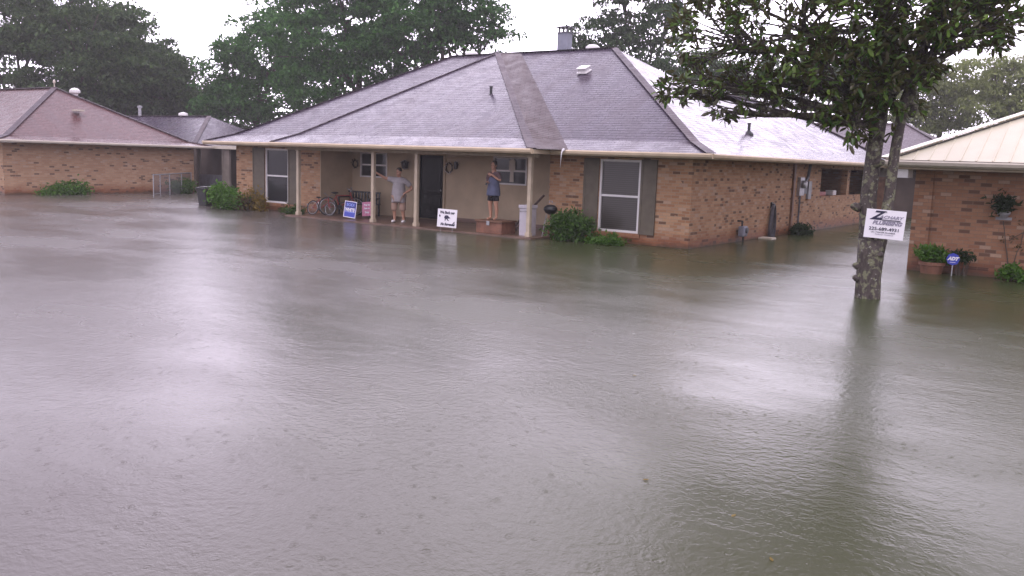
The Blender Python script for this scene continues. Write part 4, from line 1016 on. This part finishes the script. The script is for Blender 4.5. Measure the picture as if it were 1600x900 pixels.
# ------------------------------------------------------------------ porch clutter
def bicycle(loc, rz, label, scale=1.0, lean=0.12, mat='red'):
    t = thing('bicycle', loc, label, 'bicycle', 'bicycles on the porch', rz)
    t.rotation_euler = (lean, 0, rz); t.scale = (scale,) * 3
    r = 0.30
    for x in (-0.48, 0.48):
        m = MB(); pts = [(x + r * math.cos(a), 0, r + r * math.sin(a)) for a in np.linspace(0, 2 * math.pi, 25)]
        wh = MB().tube([(x + (r - .035) * math.cos(a), 0, r + (r - .035) * math.sin(a)) for a in np.linspace(0, 2 * math.pi, 25)], 0.013, 6, False)
        for k in range(12):
            a = k * math.pi / 6; wh.tube([(x, 0.02 * (-1) ** k, r), (x + (r - .04) * math.cos(a), 0, r + (r - .04) * math.sin(a))], 0.003, 4)
        wh.lathe((x, 0, r), [(0.03, -.04), (0.03, .04)], 8, axis=1)
        w_ = wh.build('wheel', 'galv', t, local=True)
        m.tube(pts, 0.022, 7, False); tb = m.build('tyre', 'rubber', w_, local=True)
    f = MB(); bb, st, hd = (-0.08, 0, 0.28), (-0.2, 0, 0.66), (0.33, 0, 0.68)
    for a, b, q in ((bb, st, .019), (st, hd, .019), (bb, (0.36, 0, 0.58), .021), ((0.48, 0.04, r), (0.35, 0.03, 0.6), .014), ((0.48, -0.04, r), (0.35, -0.03, 0.6), .014), ((0.36, 0, 0.56), (0.31, 0, 0.78), .02),
                    ((-0.48, 0.04, r), (-0.19, 0.02, 0.62), .011), ((-0.48, -0.04, r), (-0.19, -0.02, 0.62), .011), ((-0.48, 0.04, r), bb, .012), ((-0.48, -0.04, r), bb, .012)): f.tube([a, b], q, 7)
    f.build('frame', mat, t, local=True)
    MB().tube([(0.30, -0.3, 0.92), (0.26, -0.22, 0.93), (0.34, -0.1, 0.86), (0.31, 0, 0.80), (0.34, 0.1, 0.86), (0.26, 0.22, 0.93), (0.30, 0.3, 0.92)], 0.013, 6).build('handlebar', 'grey', t, local=True)
    MB().ball((-0.23, 0, 0.76), 0.13, 0.075, 0.035).tube([(-0.2, 0, 0.64), (-0.22, 0, 0.76)], 0.014, 6).build('saddle', 'black', t, local=True)
    MB().lathe((-0.08, -0.04, 0.28), [(0.085, 0), (0.085, 0.008)], 14, axis=1).tube([(-0.08, -0.06, 0.28), (0.04, -0.06, 0.16)], 0.01, 5).box(0.0, 0.1, -0.14, -0.06, 0.145, 0.165).tube([(-0.08, 0.06, 0.28), (-0.2, 0.06, 0.40)], 0.01, 5).box(-0.25, -0.15, 0.06, 0.14, 0.39, 0.41).build('crankset', 'blackmetal', t, local=True)
    MB().ball((-0.80, 0, 0.42), 0.015, 0.03, 0.04).build('reflector', 'whitemetal', t, local=True)
    return t
bicycle((-13.15, -0.55, 0.045), R(8), 'small red bicycle lying against the brick pier, leftmost of the two', 0.78, -0.18)
bicycle((-12.75, 0.05, 0.045), R(62), 'red bicycle with pale handlebar standing nearer the dark bench', 1.0, -0.10)

bn = thing('porch_bench', (-12.55, 0.6, 0.045), 'black slatted bench on the porch behind the blue placard', 'bench')
m = MB()
for i in range(11): m.box(-13.26 + i * 0.14, -13.19 + i * 0.14, 0.88, 0.905, 0.45, 0.83)
m.box(-13.32, -11.78, 0.875, 0.91, 0.80, 0.86).box(-13.32, -11.78, 0.875, 0.91, 0.42, 0.47); m.build('backrest', 'blackmetal', bn)
m = MB()
for i in range(5): m.box(-13.32, -11.78, 0.36 + i * .105, 0.44 + i * .105, 0.42, 0.445)
m.build('seat', 'blackmetal', bn)
for x in (-13.3, -11.84):
    for y in (0.38, 0.84): bx('leg', 'blackmetal', bn, x, x + .05, y, y + .05, 0.045, 0.42)
    MB().box(x, x + .05, 0.36, 0.88, 0.62, 0.66).box(x, x + .05, 0.36, 0.41, 0.445, 0.62).build('armrest', 'blackmetal', bn)

ck = thing('wooden_chest', (-5.45, -0.95, 0.045), 'low red brown wooden chest the woman stands on', 'chest')
MB().box(-5.91, -5.02, -1.28, -0.62, 0.046, 0.36).build('body', 'terracotta', ck, bevel=0.01)
MB().box(-5.95, -4.98, -1.31, -0.59, 0.362, 0.415).build('lid', 'brownwood', ck, bevel=0.01)
MB().box(-5.52, -5.42, -1.325, -1.312, 0.28, 0.40).build('latch', 'grey', ck)

wc = thing('cooler', (-4.40, -1.02, 0.045), 'tall white plastic chest beside the rightmost porch post', 'cooler')
MB().box(-4.56, -4.24, -1.10, -0.72, 0.046, 0.80).build('body', 'coolerpaint', wc, bevel=0.02)
MB().box(-4.58, -4.22, -1.12, -0.70, 0.802, 0.90).build('lid', 'coolerpaint', wc, bevel=0.015)
MB().tube([(-4.50, -1.125, 0.72), (-4.50, -1.16, 0.74), (-4.30, -1.16, 0.74), (-4.30, -1.125, 0.72)], 0.012, 6).build('handle', 'grey', wc)

bd = thing('garden_broom', (-5.6, 0.55, 0.045), 'dark push broom leaning between the chest and white cooler', 'broom')
MB().tube([(-5.78, 0.30, 0.10), (-4.86, 0.55, 1.12)], 0.035, 8).build('handle', 'tarnish', bd)
MB().box(-6.02, -5.62, 0.24, 0.34, 0.08, 0.14).build('broom_head', 'brownwood', bd, bevel=0.01)
MB().box(-6.0, -5.64, 0.25, 0.33, 0.046, 0.08).build('bristles', 'black', bd)

gl = thing('barbecue_grill', (-3.72, -0.62, 0.045), 'black kettle grill half hidden behind the green shrub, right of the last porch post', 'grill')
MB().lathe((-3.85, -0.62, 0.78), [(0.05, -.12), (0.14, -.08), (0.19, 0.0), (0.20, 0.02), (0.17, 0.09), (0.10, 0.14), (0.02, 0.15)], 14).build('bowl', 'black', gl, smooth=True)
MB().tube([(-3.9, -0.62, 0.98), (-3.9, -0.62, 1.03), (-3.8, -0.62, 1.03), (-3.8, -0.62, 0.98)], 0.012, 6).build('handle', 'grey', gl)
for a in (0, 2.1, 4.2): MB().tube([(-3.85 + .12 * math.cos(a), -0.62 + .12 * math.sin(a), 0.66), (-3.85 + .24 * math.cos(a), -0.62 + .24 * math.sin(a), 0.046)], 0.012, 6).build('leg', 'grey', gl)

def wreath(loc, label, mat, r, n, axis_rz, stretch=1.0, tilt=0):
    t = thing('wreath', loc, label, 'wreath', None, axis_rz); t.rotation_euler = (0, tilt, axis_rz)
    m = MB().tube([(r * math.cos(a), 0, r * stretch * math.sin(a)) for a in np.linspace(0, 2 * math.pi, 17)], r * 0.2, 6, False).build('ring', 'bark', t, local=True)
    P = np.array([[r * math.cos(a), -0.02, r * stretch * math.sin(a)] for a in RNG.uniform(0, 6.283, n)]) + RNG.normal(size=(n, 3)) * r * 0.16
    o = leaves_mesh('foliage', P + np.array(loc), r * 0.5, mat, t); return t
wreath((-4.36, 0.72, 1.62), 'elongated dried green wreath on the porch end wall, right of the last post', 'leaf_dry', 0.15, 120, R(-90), 1.7, R(25))
wreath((-9.22, 1.44, 1.78), 'pale oval wreath on the beige wall right of the dark door', M and 'signwhite', 0.13, 60, 0, 1.2)
wreath((-13.55, 1.44, 1.78), 'pale small wreath on the beige wall left of the porch window', 'leaf_dry', 0.12, 60, 0, 1.1)
cat = thing('window_ornament', (-6.72, 1.47, 1.4), 'pale paper ornament hung in the right porch window', 'ornament')
MB().prism([(-6.83, 1.78), (-6.60, 1.78), (-6.60, 2.08), (-6.66, 2.13), (-6.77, 2.13), (-6.83, 2.08)], 1.485, 1.495).prism([(-6.80, 1.42), (-6.64, 1.42), (-6.66, 1.779), (-6.78, 1.779)], 1.485, 1.495).build('body', M['trim_pale'], cat)

# side-wall things
hs = thing('garden_hose', (0.15, 5.95, 0), 'dark coil of garden hose hanging long on the brick side wall', 'hose')
m = MB(); m.box(0.0, 0.12, 5.9, 6.0, 0.98, 1.04)
for k in range(9):
    q = 0.02 * k; wd = 0.20 + 0.012 * (k % 4); dz = 0.02 * (k % 3)
    pts = [(0.05 + 0.018 * (k % 5), 5.95 + (wd + q * .4) * math.sin(a) * (0.55 + 0.45 * (1 - math.cos(a)) / 2), 0.48 - dz + (0.53) * math.cos(a)) for a in np.linspace(0, 2 * math.pi, 25)]
    m.tube(pts, 0.021, 6, False)
m.build('coil', 'bluegrey', hs); hs.children[0].data.materials[0] = M['greydark']
MB().box(0.0, 0.05, 5.88, 6.02, 0.9, 1.08).build('bracket', 'blackmetal', hs)
gmt = thing('gas_meter', (0.15, 3.35, 0), 'blue grey gas meter on a pipe by the brick side wall corner', 'meter')
MB().box(0.06, 0.24, 3.18, 3.52, 0.16, 0.46).build('meter_body', 'bluegrey', gmt, bevel=0.04)
MB().tube([(0.14, 3.42, -0.4), (0.14, 3.42, 0.17)], 0.03, 8).tube([(0.14, 3.28, 0.44), (0.14, 3.28, 0.60), (0.0, 3.28, 0.60)], 0.028, 8).build('pipe', 'blackmetal', gmt)
MB().lathe((0.24, 3.38, 0.34), [(0.085, 0), (0.085, 0.04), (0.01, 0.05)], 12, axis=0).build('dial', 'greydark', gmt)
tag(MB().box(0.02, 0.45, 4.95, 5.35, -0.2, 0.05).build('splash_block', 'trim_pale', bevel=0.02), 'pale concrete splash block at the waterline left of the hose coil', 'block')
tag(MB().box(-0.5, -0.2, 13.2, 13.6, 1.181, 1.36).build('storage_tub', 'white', bevel=0.02), 'small white tub on the sill of the open side room', 'tub')
tag(MB().box(-0.75, -0.3, 11.2, 12.6, 0.9, 1.32).build('storage_tub', 'red', bevel=0.03), 'dull red tub inside the open side room', 'tub')

# bin and fence
bnx = thing('wheelie_bin', (-19.42, -0.5, 0), 'black wheeled rubbish bin standing in water by the house corner', 'bin')
m = MB(); b0 = [(-0.24, -0.27), (0.24, -0.27), (0.24, 0.27), (-0.24, 0.27)]
m.v = [(-19.42 + x * .82, -0.5 + y * .82, -0.35) for x, y in b0] + [(-19.42 + x * 1.12, -0.5 + y * 1.12, 0.62) for x, y in b0]
m.f = [(0, 3, 2, 1), (4, 5, 6, 7), (0, 1, 5, 4), (1, 2, 6, 5), (2, 3, 7, 6), (3, 0, 4, 7)]
m.build('body', 'black', bnx, bevel=0.02)
MB().box(-19.72, -19.12, -0.84, -0.16, 0.622, 0.68).box(-19.62, -19.22, -0.76, -0.24, 0.68, 0.72).build('lid', 'black', bnx, bevel=0.015)
MB().tube([(-19.67, -0.12, 0.6), (-19.17, -0.12, 0.6)], 0.016, 6).build('handle', 'black', bnx)
fn = thing('wire_fence', (-26, 2, 0), 'grey chain link fence and gate in front of the left house corner', 'fence')
fa, fb = Vector((-25.2, 0.9, 0)), Vector((-28.35, 4.9, 0))
fence_pts = [fa, fa.lerp(fb, 0.16), fa.lerp(fb, 0.40), fa.lerp(fb, 0.72), fb]
for q in fence_pts: MB().tube([(q.x, q.y, -0.5), (q.x, q.y, 0.98)], 0.024, 8).build('post', 'galv', fn)
MB().tube([tuple(fa + Vector((0, 0, .95))), tuple(fb + Vector((0, 0, .95)))], 0.025, 6).tube([tuple(fa + Vector((0, 0, .12))), tuple(fa.lerp(fb, .16) + Vector((0, 0, .12)))], 0.02, 6).build('rail', 'galv', fn)
m = MB(); L_ = (fb - fa).length; dn = (fb - fa).normalized(); k = -1.0
while k < L_:
    for sgn in (1, -1):
        a0, a1 = (k, k + 1.0) if sgn > 0 else (k + 1.0, k)
        z0, z1 = -0.05, 0.95
        def cl(t0, zz0, t1, zz1):
            pts = [(t0, zz0), (t1, zz1)]
            out = []
            for (t, zz) in pts:
                o_ = pts[1] if (t, zz) == pts[0] else pts[0]
                if t < 0: f_ = (0 - t) / (o_[0] - t); t, zz = 0, zz + (o_[1] - zz) * f_
                if t > L_: f_ = (L_ - t) / (o_[0] - t); t, zz = L_, zz + (o_[1] - zz) * f_
                out.append((t, zz))
            return out
        (t0, q0), (t1, q1) = cl(a0, z0, a1, z1)
        if abs(t1 - t0) > 0.05: m.beam(tuple(fa + dn * t0 + Vector((0, 0, q0))), tuple(fa + dn * t1 + Vector((0, 0, q1))), 0.006, 0.006)
    k += 0.11
m.build('wire_mesh', 'greydark', fn)

# ------------------------------------------------------------------ people
def skin(chains, extra=None, levels=2):
    """one continuous skinned surface from joint chains [(x,y,z,r),...]; equal joints are merged"""
    me = bpy.data.meshes.new('tmp'); verts, rad, edges, idx = [], [], [], {}
    for chn in chains:
        last = None
        for j in chn:
            key = tuple(round(q, 4) for q in j[:3])
            if key not in idx: idx[key] = len(verts); verts.append(j[:3]); rad.append(j[3:] if len(j) > 4 else (j[3], j[3]))
            if last is not None: edges.append((last, idx[key]))
            last = idx[key]
    me.from_pydata(verts, edges, [])
    o = bpy.data.objects.new('tmp', me); COL.objects.link(o)
    md = o.modifiers.new('Skin', 'SKIN'); md.branch_smoothing = 0.3; md.use_smooth_shade = True
    sv = me.skin_vertices[0].data
    for i, r in enumerate(rad): sv[i].radius = r
    sv[0].use_root = True
    ss = o.modifiers.new('Sub', 'SUBSURF'); ss.levels = levels; ss.render_levels = levels
    bpy.context.view_layer.update()
    m2 = bpy.data.meshes.new_from_object(o.evaluated_get(bpy.context.evaluated_depsgraph_get()))
    v = [tuple(q.co) for q in m2.vertices]; f = [tuple(p.vertices) for p in m2.polygons]
    bpy.data.objects.remove(o); bpy.data.meshes.remove(me); bpy.data.meshes.remove(m2)
    mb = MB(); mb.v = v; mb.f = f
    return mb

def hand(chains, wrist, direc, side, palm_n, curl=0.5):
    """palm and five fingers rooted in it"""
    w_ = Vector(wrist); d = Vector(direc).normalized(); n = Vector(palm_n).normalized(); s_ = d.cross(n).normalized() * side
    pc = w_ + d * 0.055
    chains.append([(*w_, 0.026), (*pc, 0.030, 0.020)])
    for i, (off, ln) in enumerate(((-0.028, 0.068), (-0.010, 0.078), (0.010, 0.074), (0.028, 0.058))):
        b = pc + s_ * off + d * 0.03
        k1 = b + d * ln * 0.5 + n * ln * 0.15 * curl; k2 = k1 + (d * (1 - curl * .6) + n * curl).normalized() * ln * 0.5
        chains.append([(*pc, 0.030, 0.020), (*b, 0.0105), (*k1, 0.0095), (*k2, 0.008)])
    b = w_ + d * 0.03 - s_ * 0.032; chains.append([(*pc, 0.030, 0.020), (*b, 0.013), (*(b + (d * .7 - s_ * .7) * 0.035), 0.0105), (*(b + (d * 1.2 - s_ * .6) * 0.055 + n * .01), 0.009)])

def head_bits(mb, c, s=1.0, turn=0):
    """cranium, jaw, nose and ears merged into the body mesh"""
    k = len(mb.v)
    mb.ball((0, 0.012, 0.035), 0.077, 0.096, 0.105, 16, 11)
    mb.ball((0, -0.020, -0.045), 0.060, 0.066, 0.075, 14, 9)
    mb.ball((0, -0.090, -0.010), 0.014, 0.020, 0.026, 8, 6)
    mb.ball((0, -0.078, 0.022), 0.05, 0.012, 0.012, 8, 6)
    mb.ball((0, -0.078, -0.085), 0.024, 0.018, 0.018, 8, 6)
    for x in (-0.08, 0.08): mb.ball((x, 0.01, 0.0), 0.012, 0.024, 0.034, 8, 6)
    mb.move(Matrix.Translation(c) @ Matrix.Rotation(turn, 4, 'Z') @ Matrix.Scale(s, 4), k)
def face_parts(c, s, turn, body):
    mt = Matrix.Translation(c) @ Matrix.Rotation(turn, 4, 'Z') @ Matrix.Scale(s, 4)
    for x in (-0.030, 0.030): MB().ball((x, -0.078, 0.008), 0.011, 0.008, 0.007, 8, 6).move(mt).build('eye', 'eye', body, local=True)
    MB().ball((0, -0.082, -0.052), 0.024, 0.008, 0.007, 8, 6).move(mt).build('mouth', 'lip', body, local=True)

# the man: right hand on the second post, left hand on his hip
mloc = Vector((-9.52, -0.62, 0.045)); mrz = R(22)
Hh = Matrix.Rotation(-mrz, 4, 'Z') @ (Vector((-10.0, -1.10, 1.56)) - mloc)
sh_r, sh_l = (-0.20, 0.0, 1.33), (0.20, 0.0, 1.33)
el_r = Vector(sh_r).lerp(Hh, 0.52) + Vector((0, 0.02, -0.05)); wr_r = Vector(sh_r).lerp(Hh, 0.93)
wr_l = (0.24, -0.10, 0.93); el_l = (0.43, 0.06, 1.08)
C_ = [[(0, 0, 0.84, .155, .13), (0, 0, 0.98, .17, .145), (0, 0.0, 1.15, .165, .135), (0, 0.01, 1.30, .155, .11), (0, 0.01, 1.40, .07, .065), (0, -0.005, 1.46, .058, .058), (0, -0.01, 1.53, .06, .07)],
      [(0, 0.01, 1.30, .155, .11), (*sh_r, .072), (*el_r, .050), (*wr_r, .032)],
      [(0, 0.01, 1.30, .155, .11), (*sh_l, .072), (*el_l, .050), (*wr_l, .032)],
      [(0, 0, 0.84, .155, .13), (-0.11, -0.01, 0.78, .105), (-0.13, -0.05, 0.45, .066), (-0.13, 0.0, 0.28, .058), (-0.13, 0.02, 0.08, .040), (-0.135, -0.05, 0.035, .038), (-0.14, -0.15, 0.028, .032)],
      [(0, 0, 0.84, .155, .13), (0.11, 0.01, 0.78, .105), (0.14, -0.03, 0.45, .066), (0.15, 0.02, 0.28, .058), (0.16, 0.04, 0.08, .040), (0.17, -0.02, 0.035, .038), (0.19, -0.12, 0.028, .032)]]
hand(C_, wr_r, Hh - el_r, 1, (-.3, -.5, 0), 0.6); hand(C_, wr_l, (-0.8, 0.1, -.25), -1, (0, .6, -.3), 0.5)
mb = skin(C_); HC = Vector((0, -0.02, 1.565)); head_bits(mb, HC, 1.0, R(-20))
man = mb.build('person', 'skin', None, local=True, smooth=True)
man.location = mloc; man.rotation_euler = (0, 0, mrz)
tag(man, 'man in light grey T-shirt and tan shorts leaning one arm on a porch post', 'person')
face_parts(HC, 1.0, R(-20), man)
k = MB().ball((0, 0.018, 0.062), 0.083, 0.100, 0.092, 16, 11)
k.v = [(x, y if y > -.06 else -.06 + (y + .06) * .5, z) for x, y, z in k.v]
k.move(Matrix.Translation(HC) @ Matrix.Rotation(R(-20), 4, 'Z')).build('hair', 'hair', man, local=True, smooth=True)
mid_r = Vector(sh_r).lerp(el_r, 0.75); mid_l = Vector(sh_l).lerp(Vector(el_l), 0.8)
k = skin([[(0, 0, 1.02, .19, .16), (0, 0.0, 1.18, .20, .16), (0, 0.01, 1.32, .165, .12), (0, 0.01, 1.395, .085, .08)],
      [(0, 0.01, 1.32, .165, .12), (*sh_r, .105), (*mid_r, .085)], [(0, 0.01, 1.32, .165, .12), (*sh_l, .105), (*mid_l, .09)]])
n0 = len(k.v)
k.lathe((0, 0, 0), [(.228, .64), (.235, .68), (.232, .80), (.225, .95), (.205, 1.10), (.18, 1.22), (.12, 1.30)], 20)
for i in range(n0, len(k.v)):
    x, y, z = k.v[i]; fold = 1 + 0.035 * math.sin(7 * math.atan2(y, x)) * (1.2 - z)
    k.v[i] = (x * fold, y * 0.84 * fold, z + 0.02 * math.sin(3 * math.atan2(y, x)) * (1 if z < .7 else 0))
k.build('t_shirt', 'shirt_grey', man, local=True, smooth=True)
skin([[(0, 0, 0.82, .18, .15), (-0.11, -0.01, 0.76, .125), (-0.135, -0.045, 0.44, .105), (-0.14, -0.04, 0.36, .105)], [(0, 0, 0.82, .18, .15), (0.115, 0.01, 0.76, .125), (0.145, -0.025, 0.44, .105), (0.15, -0.01, 0.36, .105)]]).build('shorts', 'shorts_tan', man, local=True, smooth=True)
for x, y in ((-0.138, -0.075), (0.182, -0.045)): MB().ball((x, y, 0.045), 0.055, 0.135, 0.048, 12, 8).build('shoe', 'white', man, local=True, smooth=True)

# the woman on the chest: forearms folded up in front of her, something dark in the lower hand
wloc = Vector((-5.56, -0.98, 0.415)); wrz = R(-4)
sh_r, sh_l = (-0.165, 0.0, 1.30), (0.165, 0.0, 1.30)
el_r, wr_r = (-0.23, -0.02, 1.05), (-0.08, -0.19, 1.04)
el_l, wr_l = (0.28, -0.04, 1.10), (0.07, -0.17, 1.27)
C_ = [[(0, 0, 0.80, .155, .13), (0, 0, 0.95, .145, .12), (0, 0.0, 1.10, .135, .11), (0, 0.01, 1.25, .13, .095), (0, 0.01, 1.36, .058, .055), (0, 0.0, 1.42, .048, .05), (0, -0.01, 1.48, .055, .065)],
      [(0, 0.01, 1.25, .13, .095), (*sh_r, .058), (*el_r, .043), (*wr_r, .028)],
      [(0, 0.01, 1.25, .13, .095), (*sh_l, .058), (*el_l, .043), (*wr_l, .028)],
      [(0, 0, 0.80, .155, .13), (-0.095, 0, 0.72, .10), (-0.105, -0.01, 0.43, .062), (-0.105, 0.02, 0.27, .056), (-0.10, 0.03, 0.07, .036), (-0.105, -0.03, 0.033, .034), (-0.12, -0.12, 0.026, .03)],
      [(0, 0, 0.80, .155, .13), (0.095, 0, 0.72, .10), (0.115, -0.01, 0.43, .062), (0.125, 0.02, 0.27, .056), (0.11, 0.03, 0.07, .036), (0.12, -0.03, 0.033, .034), (0.14, -0.12, 0.026, .03)]]
hand(C_, wr_r, (0.5, -0.5, 0.05), 1, (0, .3, 1), 0.7); hand(C_, wr_l, (-0.8, -0.15, 0.2), -1, (0, .8, -.2), 0.6)
mb = skin(C_); HC = Vector((0, -0.02, 1.515)); head_bits(mb, HC, 0.97, R(12))
wom = mb.build('person', 'skin', None, local=True, smooth=True)
wom.location = wloc; wom.rotation_euler = (0, 0, wrz)
tag(wom, 'woman in slate blue long top and black shorts standing barefoot on a low chest', 'person')
face_parts(HC, 0.97, R(12), wom)
k = MB().ball((0, 0.022, 0.050), 0.086, 0.104, 0.098, 16, 11).ball((0, 0.10, 0.10), 0.05, 0.05, 0.05, 10, 8).ball((0, 0.07, -0.03), 0.06, 0.05, 0.08, 10, 8)
k.v = [(x, y if y > -.05 else -.05 + (y + .05) * .5, z) for x, y, z in k.v]
k.move(Matrix.Translation(HC) @ Matrix.Rotation(R(12), 4, 'Z')).build('hair', 'hair', wom, local=True, smooth=True)
mid_r = Vector(sh_r).lerp(Vector(el_r), 0.85); mid_l = Vector(sh_l).lerp(Vector(el_l), 0.9)
skin([[(0, 0, 1.10, .16, .13), (0, 0.01, 1.25, .145, .112), (0, 0.01, 1.345, .07, .066)], [(0, 0.01, 1.25, .145, .112), (*sh_r, .078), (*mid_r, .066)], [(0, 0.01, 1.25, .145, .112), (*sh_l, .078), (*mid_l, .066)]]).build('cardigan', 'shirt_mauve', wom, local=True, smooth=True)
k = MB()
k.lathe((0, 0, 0), [(.215, .68), (.218, .72), (.205, .85), (.178, .98), (.165, 1.08), (.15, 1.17), (.10, 1.22)], 20)
for i in range(len(k.v)):
    x, y, z = k.v[i]; fold = 1 + 0.05 * math.sin(6 * math.atan2(y, x) + 1) * max(0, 1.1 - z)
    k.v[i] = (x * fold, y * 0.80 * fold, z)
k.build('long_top', 'shirt_blue', wom, local=True, smooth=True)
k = MB()
k.lathe((0, 0, 0), [(0.172, 0.66), (0.178, 0.74), (0.165, 0.84), (0.12, 0.88)], 16)
k.v = [(x, y * 0.82, z) for x, y, z in k.v]
for sx in (-1, 1): k.tube([(sx * .088, 0, 0.72), (sx * .098, 0, 0.62), (sx * .104, 0, 0.535)], [.092, .094, .092], 12)
k.build('shorts', 'shorts_black', wom, local=True, smooth=True)
ph = MB().box(-0.035, 0.035, -0.006, 0.006, -0.07, 0.07).move(Matrix.Rotation(wrz, 4, 'Z') @ Matrix.Rotation(R(15), 4, 'Y')).build('phone', 'black', None, local=True, bevel=0.004)
ph.location = wloc + Matrix.Rotation(wrz, 3, 'Z') @ Vector((-0.03, -0.265, 1.04))
tag(ph, 'small black phone held at the waist of the woman on the chest', 'phone')

# ------------------------------------------------------------------ on the water
proto = None
for (x, y, a) in ((5.4, -13.09, 0.3), (7.58, -15.9, 1.4), (7.98, -16.35, 2.2), (6.87, -15.7, 0.9)):
    if proto is None:
        proto = MB().poly((-0.022, 0, 0.004), (-0.008, 0.011, 0.007), (0.014, 0.008, 0.005), (0.026, 0, 0.008), (0.012, -0.009, 0.005), (-0.01, -0.01, 0.006)).build('floating_leaf', 'leaf_yellow'); o = proto
    else:
        o = proto.copy(); COL.objects.link(o)
    o.location = (x, y, 0.0); o.rotation_euler = (0, 0, a)
    tag(o, 'small yellowish leaf floating alone on the open flood water', 'leaf', 'leaves floating on the flood water')
